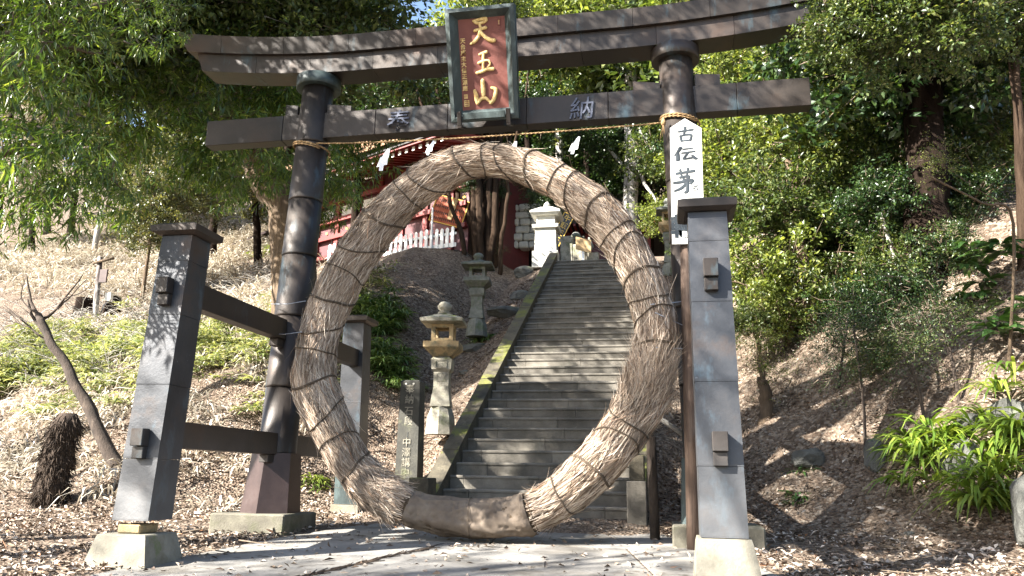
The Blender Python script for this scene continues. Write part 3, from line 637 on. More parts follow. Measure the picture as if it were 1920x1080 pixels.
def _per(v):
    x = np.concatenate([_a[_o] - 2 * PI, _a[_o], _a[_o] + 2 * PI]); y = np.tile(v[_o], 3); g_ = np.interp(np.linspace(-.3, 2 * PI + .3, 1581), x, y)
    k_ = np.hanning(45); k_ /= k_.sum(); gs_ = np.convolve(g_, k_, 'same'); return np.interp(_ag, np.linspace(-.3, 2 * PI + .3, 1581), gs_)
_RHO = _per(_rho); _RR = _per(_rr) * .95
_BX = RCX + _RHO * np.cos(_ag); _BZ = RCZ + _RHO * np.sin(_ag)
_tx = np.gradient(_BX); _tz = np.gradient(_BZ); _l = np.hypot(_tx, _tz); _NX = _tz / _l; _NZ = -_tx / _l
SW = (_a[14] + .012, _a[17] + .005)     # wrapped stretch
def trad(th, phi=0):
    a = np.mod(np.asarray(th, float), 2 * PI); r = np.interp(a, _ag, _RR)
    for b_ in bind:
        dd = np.angle(np.exp(1j * (a - b_))); r = r - .012 * np.exp(-(dd / .03) ** 2) * .55
    return r * (1 + .03 * np.sin(7 * a + 1) + .03 * np.sin(11 * a + 2 * phi) + .018 * np.sin(29 * a + 3 * phi + 1) + .015 * np.sin(47 * a - 2 * phi))
def rpt(th, phi, r):
    """phi 0 = outward in the ring's plane, pi/2 = toward the viewer"""
    a = np.mod(th, 2 * PI); bx, bz, nx_, nz_ = (np.interp(a, _ag, q) for q in (_BX, _BZ, _NX, _NZ))
    return np.stack([bx + r * np.cos(phi) * nx_, RY - r * np.sin(phi), bz + r * np.cos(phi) * nz_], -1)
nT, nP = 360, 28
T, P_ = np.meshgrid(np.linspace(0, 2 * PI, nT, endpoint=False), np.linspace(0, 2 * PI, nP, endpoint=False), indexing='ij')
V = rpt(T, P_, trad(T, P_) - .034).reshape(-1, 3); ix = np.arange(nT * nP).reshape(nT, nP); i2 = np.roll(ix, -1, 0)
Fq = np.stack([ix, i2, np.roll(i2, -1, 1), np.roll(ix, -1, 1)], -1).reshape(-1, 4)
link('straw_core', npmesh('straw_core', V, Fq, True, M['core']), ringo)
def ribbons(th0, phi0, L, r0, out, curl, wd, k=5, rs=None, dphi=None):
    """flat straw ribbons lying along the ring; arrays of length n"""
    n = len(th0); s_ = np.linspace(0, 1, k + 1)[None, :]
    th = th0[:, None] + (L / 2.17)[:, None] * s_; ph = phi0[:, None] + dphi[:, None] * s_ + curl[:, None] * s_ ** 2
    r = trad(th, ph) + r0[:, None] + out[:, None] * s_ ** 2.2
    c = rpt(th, ph, r); tg = np.gradient(c, axis=1); tg /= np.linalg.norm(tg, axis=2, keepdims=True) + 1e-9
    nr = rpt(th, ph, r + .01) - c; nr /= np.linalg.norm(nr, axis=2, keepdims=True)
    tw = RS.uniform(-1.1, 1.1, n)[:, None, None]
    sd_ = np.cross(tg, nr); sd_ = sd_ * np.cos(tw) + nr * np.sin(tw)
    wv = (wd[:, None] * (1 - .75 * s_ ** 3))[..., None]
    A = c + sd_ * wv * .5; B = c - sd_ * wv * .5
    V = np.stack([A, B], 2).reshape(n, -1, 3); m = 2 * (k + 1)
    base = (np.arange(n) * m)[:, None, None]; q = np.arange(k)[None, :, None] * 2
    F = (base + q + np.array([0, 1, 3, 2])[None, None, :]).reshape(-1, 4)
    return V.reshape(-1, 3), F
def strand_set(n, Lr, outs, r0r, wdr, spread, ang=(0, 2 * PI), sgn=None):
    th0 = RS.uniform(ang[0], ang[1], n); phi0 = RS.uniform(-.25 * PI, 1.25 * PI, n) 
    L = RS.uniform(*Lr, n); d = RS.choice([-1, 1], n, p=[.35, .65]) if sgn is None else np.full(n, sgn)
    dphi = RS.normal(0, spread, n) * L
    mid = th0 + L * d / 4.3; a = np.mod(mid, 2 * PI)
    keep = ~((a > SW[0] - .01) & (a < SW[1] + .01))
    for e_ in (th0, th0 + L * d / 2.17):
        a = np.mod(e_, 2 * PI); keep &= ~((a > SW[0] - .0) & (a < SW[1] + .0))
    th0, phi0, L, d, dphi = (q[keep] for q in (th0, phi0, L, d, dphi)); n = len(th0)
    out = np.maximum(0, RS.normal(outs[0], outs[1], n))
    return ribbons(th0, phi0, L * d, RS.uniform(*r0r, n), out, RS.normal(0, .12, n), RS.uniform(*wdr, n), rs=None, dphi=dphi)
sets = [strand_set(15000, (.25, .6), (0, .010), (-.034, -.018), (.010, .018), .30), strand_set(24000, (.25, .75), (0, .006), (-.024, -.003), (.005, .011), .30),
        strand_set(3800, (.2, .5), (.0, .018), (-.008, .004), (.006, .011), 1.3),
        strand_set(900, (.15, .42), (.03, .07), (-.005, .004), (.005, .008), 1.6)]
# the frayed tufts: left foot and the right flank where bundles end
for (a0_, a1_, n_, sg_) in ((_a[12], _a[13], 700, 1), (_a[22] - .12, _a[22] + .12, 1100, 1), (_a[21], _a[22], 700, 1), (SW[1] + .03, SW[1] + .12, 600, -1), (_a[13] - .06, SW[0] - .03, 900, 1)):
    sets.append(strand_set(n_, (.15, .4), (.035, .05), (0, .01), (.004, .008), 1.0, (a0_, a1_), sg_))
Vs = []; Fs = []; o0 = 0
for V, F in sets: Vs.append(V); Fs.append(F + o0); o0 += len(V)
stw = link('straw', npmesh('straw', np.concatenate(Vs), np.concatenate(Fs), False, M['straw']), ringo); stw['kind'] = 'stuff'
for i, b_ in enumerate(bind):
    tilt = .05 * math.sin(i * 2.1) + (.06 if 20 < math.degrees(b_) < 150 else .03)
    n = 40; ph = np.linspace(0, 2 * PI, n)
    thv = b_ + tilt * np.sin(ph + .4) + .003 * np.sin(5 * ph + i)
    pts = None
    for off in ((0,) if i % 3 else (0, .012)):
        q = rpt(thv + off / 2.2 + (.002 + .006 * (i % 4 == 1)) * np.sin(3 * ph + i), ph, trad(thv, ph) + .006)
        MB().tube([tuple(p_) for p_ in q], .0095, 5, cap=False).build('binding_rope', M['binding'], ringo)
# coarse cloth wrapped round the bottom
n1, n2 = 170, 64
T, P_ = np.meshgrid(np.linspace(SW[0], SW[1], n1), np.linspace(0, 2 * PI, n2, endpoint=False), indexing='ij')
fold = .024 * np.sin(13 * T + 2 * np.sin(P_ * 2)) * np.clip(np.sin(P_ * 1.5 + 7 * T), 0, 1) + .009 * np.sin(23 * T + 3 * np.sin(P_)) * np.sin(2 * P_ + 4 * T) + .006 * np.sin(60 * T + 5 * np.sin(P_ + 1)) * np.sin(P_) + .010 * np.sin(9 * T + P_ * 3)
fold = fold + .028 * np.exp(-((T - SW[0] - .03) / .02) ** 2) * .6 + .02 * np.exp(-((T - SW[1] + .02) / .012) ** 2)
dsp = np.array([[noise.fractal(Vector((t_ * 5.0 + 2.2 * math.sin(p_), math.cos(p_) * 1.1, math.sin(p_) * 1.1)), .9, 2.1, 4) for p_ in P_[0]] for t_ in T[:, 0]])
fold = fold * .6 - .055 * np.clip(1 - 3.2 * np.abs(dsp), 0, 1) ** 2 * .5 + .02 * dsp
V = rpt(T, P_, trad(T) + .006 + fold).reshape(-1, 3)
ix = np.arange(n1 * n2).reshape(n1, n2); nxp = np.roll(ix, -1, 1)
Fq = np.stack([ix[:-1], ix[1:], nxp[1:], nxp[:-1]], -1).reshape(-1, 4)
bl = link('burlap_wrap', npmesh('burlap_wrap', V, Fq, True, M['burlap']), ringo)
sm_ = bl.modifiers.new('thick', 'SOLIDIFY'); sm_.thickness = .008
for th_, o2 in ((SW[1] + .012, .012), (SW[0] + .33, .275 - .25)):
    q = rpt(np.full(40, th_) + .01 * np.sin(np.linspace(0, 2 * PI, 40)), np.linspace(0, 2 * PI, 40), trad(np.full(40, th_)) + .006 + o2 * .7)
    MB().tube([tuple(p_) for p_ in q], .004, 5, cap=False).build('binding_rope', M['binding'], ringo)
pr_ = empty('prop_stake', (2.35, .3, .2)); tag(pr_, 'weathered wooden stakes propping the straw ring from behind on the right', 'prop')
MB().tube([(2.12, .2, .15), (2.10, .1, 1.35)], .06, 8).build('stake', M['deadwood'], pr_)
MB().tube([(1.95, -.1, 1.75), (2.75, .25, 1.2)], .03, 7).build('brace_stick', M['bark_pale'], pr_)
# cords tying the ring to both pillars
tie = empty('tie_cords', (0, -.3, 2.7)); tag(tie, 'thin blue-grey cords tying the straw ring to the gate pillars', 'cord')
for (A, B) in (((-2.87, -.24, 3.05), (-2.1, -.80, 2.95)), ((-2.87, -.24, 2.65), (-2.1, -.84, 2.55)), ((2.80, -.25, 3.0), (2.15, -.80, 2.80)), ((2.80, -.25, 2.55), (2.2, -.82, 2.70)), ((2.80, -.25, 2.40), (2.2, -.80, 2.3))):
    MB().tube([A, ((A[0] + B[0]) / 2, (A[1] + B[1]) / 2, (A[2] + B[2]) / 2 - .02), B], .005, 4).build('cord', M['wire'], tie)

# ------------------------------------------------------------------ stone lanterns, marker
def lantern(x, y, z0, ht, wroof, matS, matBox, label, name='stone_lantern', grp='stone lanterns beside the stairs', rz=0.0, fat=1):
    o = empty(name); tag(o, label, 'stone lantern', grp)
    H_ = ht; R_ = wroof / 2; q = fat
    def B(mb, nm, mt): return link(nm, mb.mesh(nm), o, mt)
    B(MB().ring([circ(0, 0, -.15, R_ * .70, 8), circ(0, 0, H_ * .07, R_ * .62, 8), circ(0, 0, H_ * .15, R_ * .46, 8)]), 'base', matS)
    B(MB().sq([(0, 0, H_ * .15, R_ * .46, R_ * .46), (0, 0, H_ * .30, R_ * .34, R_ * .34), (0, 0, H_ * .42, R_ * .35, R_ * .35), (0, 0, H_ * .44, R_ * .44, R_ * .44), (0, 0, H_ * .52, R_ * .48, R_ * .48), (0, 0, H_ * .545, R_ * .34, R_ * .34)]), 'shaft', matS)
    for zz, s_ in ((.38, .22), (.48, .26)):     # carved panels on the shaft
        m_ = MB(); w0 = R_ * s_; ww = R_ * (.345 if zz < .43 else .475)
        for (xa, xb, za, zb) in ((-w0, w0, .026, .032), (-w0, w0, -.032, -.026), (-w0, -w0 + .012, -.026, .026), (w0 - .012, w0, -.026, .026)):
            m_.box(xa, xb, -ww - .008, -ww + .02, H_ * (zz + za), H_ * (zz + zb))
        B(m_, 'carved_panel', matS)
    B(MB().ring([circ(0, 0, H_ * .545, R_ * .62, 4, PI / 4), circ(0, 0, H_ * .61, R_ * 1.14, 4, PI / 4), circ(0, 0, H_ * .655, R_ * 1.14, 4, PI / 4), circ(0, 0, H_ * .66, R_ * .80, 4, PI / 4)]), 'platform', matBox)
    bw = R_ * .50; z1, z2 = H_ * .66, H_ * .80; e = bw * .36
    m_ = MB()
    m_.box(-bw, -bw + e, -bw, -bw + e, z1, z2).box(bw - e, bw, -bw, -bw + e, z1, z2).box(-bw, -bw + e, bw - e, bw, z1, z2).box(bw - e, bw, bw - e, bw, z1, z2)
    hh = (z2 - z1) * .2
    for za, zb in ((z1, z1 + hh), (z2 - hh, z2)):
        m_.box(-bw + e, bw - e, -bw + .004, -bw + e - .01, za, zb).box(-bw + e, bw - e, bw - e + .01, bw - .004, za, zb).box(-bw + .004, -bw + e - .01, -bw + e, bw - e, za, zb).box(bw - e + .01, bw - .004, -bw + e, bw - e, za, zb)
    B(m_, 'light_box', matBox)
    s2 = 2 ** .5
    B(MB().ring([circ(0, 0, z2, R_ * .75, 4, PI / 4), circ(0, 0, z2 + H_ * .012, R_ * 1.36, 4, PI / 4), circ(0, 0, z2 + H_ * .038, R_ * 1.38, 4, PI / 4), circ(0, 0, z2 + H_ * .07, R_ * .75, 4, PI / 4), circ(0, 0, z2 + H_ * .095, R_ * .35, 4, PI / 4)]), 'roof', matS)
    B(MB().lathe([(R_ * .30, z2 + H_ * .095), (R_ * .32, z2 + H_ * .11), (R_ * .18, z2 + H_ * .12), (R_ * .30, z2 + H_ * .135), (R_ * .34, z2 + H_ * .165), (R_ * .22, z2 + H_ * .19), (R_ * .10, z2 + H_ * .20)], 12), 'finial', matS)
    o.location = (x, y, z0); o.rotation_euler = (0, 0, rz); return o
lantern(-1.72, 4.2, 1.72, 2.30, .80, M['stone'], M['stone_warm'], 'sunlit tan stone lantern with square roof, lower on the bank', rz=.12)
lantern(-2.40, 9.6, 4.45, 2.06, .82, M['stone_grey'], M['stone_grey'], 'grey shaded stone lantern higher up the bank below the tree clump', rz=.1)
mk = empty('stone_marker', (-1.84, 2.9, .85)); tag(mk, 'dark square stone marker post with carved white writing beside the stair foot', 'stone marker')
MB().sq([(-1.85, 2.9, .6, .19, .17), (-1.85, 2.9, 2.36, .165, .15), (-1.85, 2.9, 2.385, .14, .13)]).build('post_body', M['marker'], mk)
z_ = 2.22
for ch in '奉納石段':
    text(ch, .16, FRONT(-1.85, 2.741, z_), M['stone'], 'carved_character', mk, extrude=.003); z_ -= .165 if ch != '納' else .19
MB().box(-1.853, -1.847, 2.735, 2.75, 1.44, 1.53).build('carved_line', M['ink'], mk)
z_ = 1.36
for ch in '中澤講中':
    text(ch, .155, FRONT(-1.86, 2.731, z_), M['stone'], 'carved_character', mk, extrude=.003); z_ -= .16
for dx in (-.07, .06): MB().lathe([(.018, 0), (.018, .008)], 6).build('mark', M['white_stone'], mk).matrix_local = Matrix.Translation(Vector((-1.85 + dx, 2.747, 2.32)) - mk.location) @ Matrix.Rotation(PI / 2, 4, 'X')

# ------------------------------------------------------------------ things at the top of the stairs
def sqcol(secs, x, y, name, mat, parent): return MB().sq([(x, y, z, r, r) for z, r in secs]).build(name, mat, parent)
p0 = at(1025, 490, 15.2); X0, Y0, Zb = p0.x, 15.2, p0.z - .3
gp = empty('granite_pillar', (X0, Y0, Zb)); tag(gp, 'bright white granite lantern pillar with a capped top at the head of the stairs', 'stone lantern')
sqcol([(Zb, .42), (Zb + .55, .42), (Zb + .56, .36), (Zb + 1.35, .33)], X0, Y0, 'shaft', M['white_stone'], gp)
sqcol([(Zb + 1.352, .42), (Zb + 1.46, .44), (Zb + 1.47, .30), (Zb + 1.78, .30)], X0, Y0, 'platform', M['white_stone'], gp)
sqcol([(Zb + 1.782, .42), (Zb + 1.86, .50), (Zb + 1.92, .50), (Zb + 2.12, .20), (Zb + 2.14, .1)], X0, Y0, 'roof', M['white_stone'], gp)
MB().lathe([(.07, Zb + 2.14), (.12, Zb + 2.20), (.10, Zb + 2.28), (.02, Zb + 2.36)], 10, (X0, Y0)).build('finial', M['white_stone'], gp)
# low granite wall beside it
gw = empty('granite_rail', (X0 + 1, Y0 + .2, Zb)); tag(gw, 'low stepped granite rail beside the white pillar at the stair head', 'railing')
for k in range(3):
    xa = X0 + .45 + k * .42; MB().cbox(xa, xa + .415, Y0 + .0, Y0 + .3, Zb, Zb + 1.15 - .30 * k, .02).build('rail_block', M['stone'], gw)
# guardian lion-dog statue
kx, ky = X0 + 1.02, Y0 + 1.0; kz = Zb + .55
kd = empty('guardian_statue', (kx, ky, kz)); tag(kd, 'mossy carved stone guardian dog sitting on a pedestal beside the white pillar', 'statue')
MB().cbox(kx - .36, kx + .36, ky - .3, ky + .3, kz - .5, kz + .1, .02).build('pedestal', M['stone'], kd)
def blob(mb, c, r, n=10):
    prof = [(max(.01, math.sin(PI * k / 8)), -math.cos(PI * k / 8)) for k in range(9)]
    mb.ring([[(c[0] + a * r[0] * math.cos(2 * PI * q / n), c[1] + a * r[1] * math.sin(2 * PI * q / n), c[2] + b * r[2]) for q in range(n)] for a, b in prof], True)
m_ = MB(); blob(m_, (kx + .10, ky, kz + .36), (.24, .18, .26)); blob(m_, (kx - .08, ky, kz + .62), (.19, .17, .20)); blob(m_, (kx - .16, ky - .03, kz + .86), (.17, .16, .16)); blob(m_, (kx - .30, ky - .05, kz + .82), (.10, .10, .08))
for dx, dy in ((-.20, -.12), (-.20, .10)): m_.tube([(kx + dx + .06, ky + dy, kz + .55), (kx + dx, ky + dy, kz + .3), (kx + dx - .02, ky + dy, kz + .12)], [.08, .065, .07], 7)
m_.tube([(kx + .24, ky, kz + .25), (kx + .36, ky, kz + .5), (kx + .28, ky, kz + .82)], [.06, .10, .03], 7)
for k in range(14):
    a = k * 2.4; blob(m_, (kx - .08 + .17 * math.cos(a), ky + .15 * math.sin(a), kz + .66 + .012 * k), (.06, .06, .05), 6)
m_.build('body', M['stone_grey'], kd)
# tilted black sign
def flat_sign(c, u_ang, wx, wz, thick, face, rim, name, root, yaw=0):
    a = u_ang; X = Vector((math.cos(a) * math.cos(yaw), math.sin(yaw) * math.cos(a), math.sin(a))); Zn = Vector((math.sin(yaw), -math.cos(yaw), 0)); Yv = Zn.cross(X)
    F = frame(Vector(c), X, Yv, Zn)
    m = MB().cbox(-wx, wx, -wz, wz, -thick, 0, .004).mesh(); m.transform(F); link(name, m, root, face)
    for (xa, xb, ya, yb) in ((-wx, wx, wz - .03, wz), (-wx, wx, -wz, -wz + .03), (-wx, -wx + .03, -wz + .031, wz - .031), (wx - .03, wx, -wz + .031, wz - .031)):
        m = MB().box(xa, xb, ya, yb, .001, .018).mesh(); m.transform(F); link('rim', m, root, rim)
    return F
p = at(1053, 430, 16.6)
bs = empty('hanging_sign', tuple(p)); tag(bs, 'narrow tilted black sign with gold writing and gold rim behind the white pillar', 'sign')
F = flat_sign(p, math.radians(-27), .20, .62, .06, M['blackpaint'], M['yellow'], 'sign_panel', bs)
for k_, ch in enumerate('牛頭天王'): text(ch, .25, F @ Matrix.Translation((0, .42 - .28 * k_, .003)), M['yellow'], 'sign_character', bs, extrude=.004, offset=.004)
p = at(1093, 456, 14.9)
ts = empty('wooden_notice', (p.x, 14.9, 7.4)); tag(ts, 'plain tan wooden notice board on a white post above the top step', 'sign')
MB().cbox(p.x - .05, p.x + .04, 14.92, 14.99, 7.2, p.z - .2, .005).build('post', M['whitepaint'], ts)
xl2, zt = p.x - .23, p.z + .25
MB().ring([[(xl2, yq, p.z - .20), (p.x + .26, yq + .06, p.z - .33), (p.x + .26, yq + .06, p.z + .10), (xl2, yq, p.z + .22)] for yq in (14.86, 14.90)]).build('panel', M['tan'], ts)
# small red hall behind
p = at(1100, 470, 20)
rh = empty('red_hall', (p.x, 20.5, 7.5)); tag(rh, 'dark red hall behind the top of the stairs, seen under the straw ring', 'building')
MB().cbox(p.x - 1.6, p.x + 2.4, 20, 23, 7.3, 10.3, .01).build('wall', M['darkred'], rh)
for k in range(6): MB().cbox(p.x - 1.6 + k * .78, p.x - 1.44 + k * .78, 19.93, 19.998, 7.3, 10.2, .005).build('wall_post', M['redpaint'], rh)
for k in range(3): MB().cbox(p.x - 1.6, p.x + 2.4, 19.90, 19.929, 7.9 + k * .9, 8.02 + k * .9, .005).build('wall_beam', M['redpaint'], rh)
MB().ring([[(p.x - 2.3, 18.9, 10.25), (p.x + 3.1, 18.9, 10.25), (p.x + 3.1, 24, 10.25), (p.x - 2.3, 24, 10.25)], [(p.x - 2.4, 18.8, 10.42), (p.x + 3.2, 18.8, 10.42), (p.x + 3.2, 24.1, 10.42), (p.x - 2.4, 24.1, 10.42)], [(p.x - .5, 21.2, 12), (p.x + 1.3, 21.2, 12), (p.x + 1.3, 21.8, 12), (p.x - .5, 21.8, 12)]]).build('roof', M['roofdark'], rh)
for k in range(26): MB().box(p.x - 2.2 + k * .2, p.x - 2.12 + k * .2, 18.92, 20, 10.16, 10.245).build('rafter', M['redpaint'], rh)

# main red shrine, eave with white-ended rafters
E_ = Vector((.89, -.46, 0)).normalized(); Nn = Vector((-.46, -.89, 0)).normalized()
W0 = at(650, 430, 18.8); W0.z = 0
ze = at(680, 334, 17.2).z
sh = empty('red_shrine', (W0.x, W0.y, 8.4)); tag(sh, 'vermilion shrine hall with a thick roof edge and white-tipped rafters, left behind the straw ring', 'building')
def onb(s, n, z): q = W0 + E_ * s + Nn * n; return (q.x, q.y, z)
def bbox(s0, s1, n0, n1, z0, z1): return MB().hexa([onb(s0, n0, z0), onb(s1, n0, z0), onb(s1, n1, z0), onb(s0, n1, z0), onb(s0, n0, z1), onb(s1, n0, z1), onb(s1, n1, z1), onb(s0, n1, z1)])
S_A, S_B = -1.9, 6.5
bbox(S_A, S_B, -3.5, 0, 7.8, ze + .4).build('wall', M['darkred'], sh)
zz = at(660, 392, 18.6).z
k = S_A
while k < S_B - .5:
    bbox(k, k + .22, .002, .09, 7.9, ze + .3).build('wall_post', M['redpaint'], sh)
    bbox(k + .35, k + 1.05, .002, .04, zz - .16, zz + .24).build('plaster_panel', M['plaster'], sh)
    MB().lathe([(.055, 0), (.055, .02)], 12).build('gold_boss', M['yellow'], sh).matrix_local = Matrix.Translation(Vector(onb(k + .7, .03, zz - .75)) - sh.location) @ Matrix.Rotation(PI / 2, 4, 'X')
    k += 1.25
for zb, dn in ((zz - .42, .12), (zz + .36, .12), (zz - 1.1, .10), (zz - 1.9, .10)): bbox(S_A, S_B, .092, .092 + dn, zb, zb + .16).build('wall_beam', M['redpaint'], sh)
k = S_A
while k < S_B + .3:
    MB().hexa([onb(k, .1, ze + .42), onb(k + .11, .1, ze + .42), onb(k + .11, 1.62, ze), onb(k, 1.62, ze), onb(k, .1, ze + .54), onb(k + .11, .1, ze + .54), onb(k + .11, 1.62, ze + .12), onb(k, 1.62, ze + .12)]).build('rafter', M['redpaint'], sh)
    bbox(k - .005, k + .115, 1.621, 1.65, ze - .01, ze + .13).build('rafter_tip', M['whitepaint'], sh); k += .34
MB().hexa([onb(S_A - .5, -.2, ze + .66), onb(S_B + .5, -.2, ze + .66), onb(S_B + .5, 1.8, ze + .13), onb(S_A - .5, 1.8, ze + .13), onb(S_A - .5, -.2, ze + .74), onb(S_B + .5, -.2, ze + .74), onb(S_B + .5, 1.8, ze + .21), onb(S_A - .5, 1.8, ze + .21)]).build('soffit', M['redpaint'], sh)
bbox(S_A - .6, S_B + .6, 1.5, 1.86, ze + .215, ze + .36).build('fascia', M['roofdark'], sh)
MB().hexa([onb(S_A - .7, -4, ze + 2.6), onb(S_B + .7, -4, ze + 2.6), onb(S_B + .7, 2.0, ze + .365), onb(S_A - .7, 2.0, ze + .365), onb(S_A - .7, -4, ze + 3.2), onb(S_B + .7, -4, ze + 3.2), onb(S_B + .7, 2.1, ze + .86), onb(S_A - .7, 2.1, ze + .86)]).build('roof', M['rooftan'], sh)
# white picket fence
pf = empty('picket_fence', (-6, 15.6, 8.4)); tag(pf, 'white picket fence on top of the shaded bank in front of the red shrine', 'fence')
A = at(853, 460, 15.3); dv = Vector((-.956, .29, 0)); zb = A.z - .05; zt_ = at(853, 424, 15.3).z
for k in range(26):
    q = A + dv * (.04 + k * .215); hh = (zt_ - zb) * (1 + .04 * math.sin(k * 5.3))
    def fb(s0, s1, n0, n1, z0, z1, par, nm, pt=0):
        nn = Vector((-.29, -.956, 0)); P = [q + dv * s0 + nn * n0, q + dv * s1 + nn * n0, q + dv * s1 + nn * n1, q + dv * s0 + nn * n1]
        P = [P[1], P[0], P[3], P[2]]
        L = [[(a.x, a.y, z0) for a in P], [(a.x, a.y, z1) for a in P]]
        if pt: c0 = (P[0] + P[1]) / 2; c1 = (P[2] + P[3]) / 2; L.append([(c0 + (P[0] - c0) * .35).to_tuple()[:2] + (z1 + pt,), (c0 + (P[1] - c0) * .35).to_tuple()[:2] + (z1 + pt,), (c1 + (P[2] - c1) * .35).to_tuple()[:2] + (z1 + pt,), (c1 + (P[3] - c1) * .35).to_tuple()[:2] + (z1 + pt,)])
        MB().ring(L).build(nm, M['whitepaint'], par)
    fb(0, .12, 0, .03, zb + .01 * math.sin(k), zb + hh - .05, pf, 'picket', .05)
    if k == 4: fb(.0, .05, .04, .09, zb, zb + hh * 2.0, pf, 'fence_post')
q = A.copy()
fb(-.02, 5.6, -.05, -.005, zb + .02, zb + .16, pf, 'rail'); fb(-.02, 5.6, -.05, -.005, zb + .62 * (zt_ - zb), zb + .62 * (zt_ - zb) + .08, pf, 'rail')
# orange donors' board
p = at(842, 396, 15.8)
ob = empty('orange_board', (p.x, p.y, p.z)); tag(ob, 'tilted orange board with black writing in a yellow frame behind the bare tree stems', 'sign')
F = flat_sign(p, math.radians(-17), .62, .50, .08, M['orange'], M['yellow'], 'board', ob)
for r in range(4):
    for c in range(15):
        hgt = .055 + .02 * ((c * 7 + r * 3) % 3) / 3
        m = MB(); x_ = -.53 + c * .074; y_ = .33 - r * .22
        m.box(x_ - .012, x_ + .014, y_ - hgt, y_ + hgt * .6, .001, .006); m.box(x_ - .024, x_ + .026, y_ - .012, y_ + .004, .0062, .0075)
        mm = m.mesh(); mm.transform(F); link('written_line', mm, ob, M['blackpaint'])
m = MB().cbox(.02, .2, -.30, .46, .008, .04, .005).mesh(); m.transform(F); link('wooden_plate', m, ob, M['tan'])
# sunlit stone wall
p = at(945, 462, 18.2); sw = empty('stone_wall', (p.x, 18.2, p.z)); tag(sw, 'sunlit dry-stone wall of pale boulders between the two dark trunks', 'wall')
rr_ = random.Random(3)
for r in range(6):
    x_ = -1.4 + rr_.random() * .2
    while x_ < 1.3:
        w_ = .32 + rr_.random() * .3; z0 = p.z - .1 + r * .29
        MB().cbox(p.x + x_ + .01, p.x + x_ + w_ - .01, 18.1 + rr_.random() * .08, 18.7, z0 + .008, z0 + .28, .05).build('stone', M['white_stone'], sw); x_ += w_

# ------------------------------------------------------------------ foliage generators
def leafgeo(Pc, axis, nrm, Ln, Wd, fold=.25, droop=0):
    """arrays: centres/bases (n,3), unit axis, unit normal, length, width -> folded leaves"""
    axis = axis / (np.linalg.norm(axis, axis=1, keepdims=True) + 1e-9)
    nrm = nrm - axis * (nrm * axis).sum(1, keepdims=True); nrm /= np.linalg.norm(nrm, axis=1, keepdims=True) + 1e-9
    sd_ = np.cross(axis, nrm); L = Ln[:, None]; W = Wd[:, None]
    b = Pc; tip = Pc + axis * L - np.array([0, 0, 1]) * L * droop
    mid = Pc + axis * L * .45
    l = mid + sd_ * W * .5 + nrm * W * fold; r = mid - sd_ * W * .5 + nrm * W * fold
    V = np.stack([b, l, tip, r], 1).reshape(-1, 3); n = len(Pc); i = np.arange(n)[:, None] * 4
    F = np.stack([i + [0, 2, 1], i + [0, 3, 2]], 1).reshape(-1, 3)
    return V, F
def crownmesh(name, R, ncl, nlf, ll, lw, squash=.8, crad=.38, seed=1, hang=0, solid=.55, twigs=True):
    rs = np.random.RandomState(seed)
    d = rs.normal(size=(ncl, 3)); d /= np.linalg.norm(d, axis=1, keepdims=True)
    lump = 1 + .28 * np.sin(3 * d[:, 0] + seed) * np.sin(4 * d[:, 1] + 2 * seed) + .18 * np.sin(5 * d[:, 2] + 3 * d[:, 0])
    rad = R * rs.uniform(0, 1, ncl) ** solid * lump
    cc = d * rad[:, None]; cc[:, 2] *= squash
    n = ncl * nlf; c = np.repeat(cc, nlf, 0); cr = np.repeat(rs.uniform(.5, 1.3, ncl) * crad, nlf)
    off = rs.normal(size=(n, 3)); off *= (cr * rs.uniform(.2, 1, n) ** .5 / np.linalg.norm(off, axis=1))[:, None]; off[:, 2] *= .55
    P = c + off; out = off / (np.linalg.norm(off, axis=1, keepdims=True) + 1e-9)
    ax = out + rs.normal(size=(n, 3)) * .6; ax[:, 2] -= hang + .2
    nr = rs.normal(size=(n, 3)) * .55 + np.array([0, 0, 1.0]) + out * .35
    V, F = leafgeo(P, ax, nr, ll * rs.uniform(.6, 1.25, n), lw * rs.uniform(.7, 1.2, n))
    if twigs:     # thin triangular twigs joining clusters to their neighbours toward the middle
        k = min(ncl, 400); a = cc[:k]; b = a * .72 + rs.normal(size=(k, 3)) * .12 * R * .3; b[:, 2] -= .12 * R * .3
        t = .006 + .004 * rs.uniform(size=(k, 1)); V2 = np.stack([a, b + np.array([1, 0, 0]) * t * 2, b - np.array([1, 0, 0]) * t * 2, b + np.array([0, 0, 1]) * t * 3], 1).reshape(-1, 3)
        i = np.arange(k)[:, None] * 4 + len(V); F2 = np.stack([i + [0, 1, 2], i + [0, 2, 3], i + [0, 3, 1]], 1).reshape(-1, 3)
        m = npmesh(name, np.concatenate([V, V2]), np.concatenate([F, F2]))
        m.materials.append(M['leaf']); m.materials.append(M['twig'])
        mi = np.zeros(len(F) + len(F2), np.int32); mi[len(F):] = 1; m.polygons.foreach_set('material_index', mi); return m
    m = npmesh(name, V, F); m.materials.append(M['leaf']); return m
CR = {}
for i in range(3): CR['B%d' % i] = crownmesh('broadleaf_crown', 1.5, 150, 38, .12, .062, .85, .27, 20 + i, solid=.5)
for i in range(2): CR['D%d' % i] = crownmesh('dense_crown', 3.2, 330, 44, .24, .12, .8, .50, 40 + i, solid=.5)
for i in range(3): CR['S%d' % i] = crownmesh('open_crown', 3.2, 85, 60, .15, .06, .6, .42, 60 + i, solid=.55)
for i in range(2): CR['L%d' % i] = crownmesh('lance_crown', 1.0, 44, 26, .25, .038, .75, .26, 80 + i, hang=1.0, solid=.55)
CR['N0'] = crownmesh('near_lance_crown', .75, 32, 24, .17, .026, .9, .20, 91, hang=.9, solid=.6)
CR['T0'] = crownmesh('thin_crown', 1.2, 70, 22, .06, .03, .8, .30, 95, solid=.6)
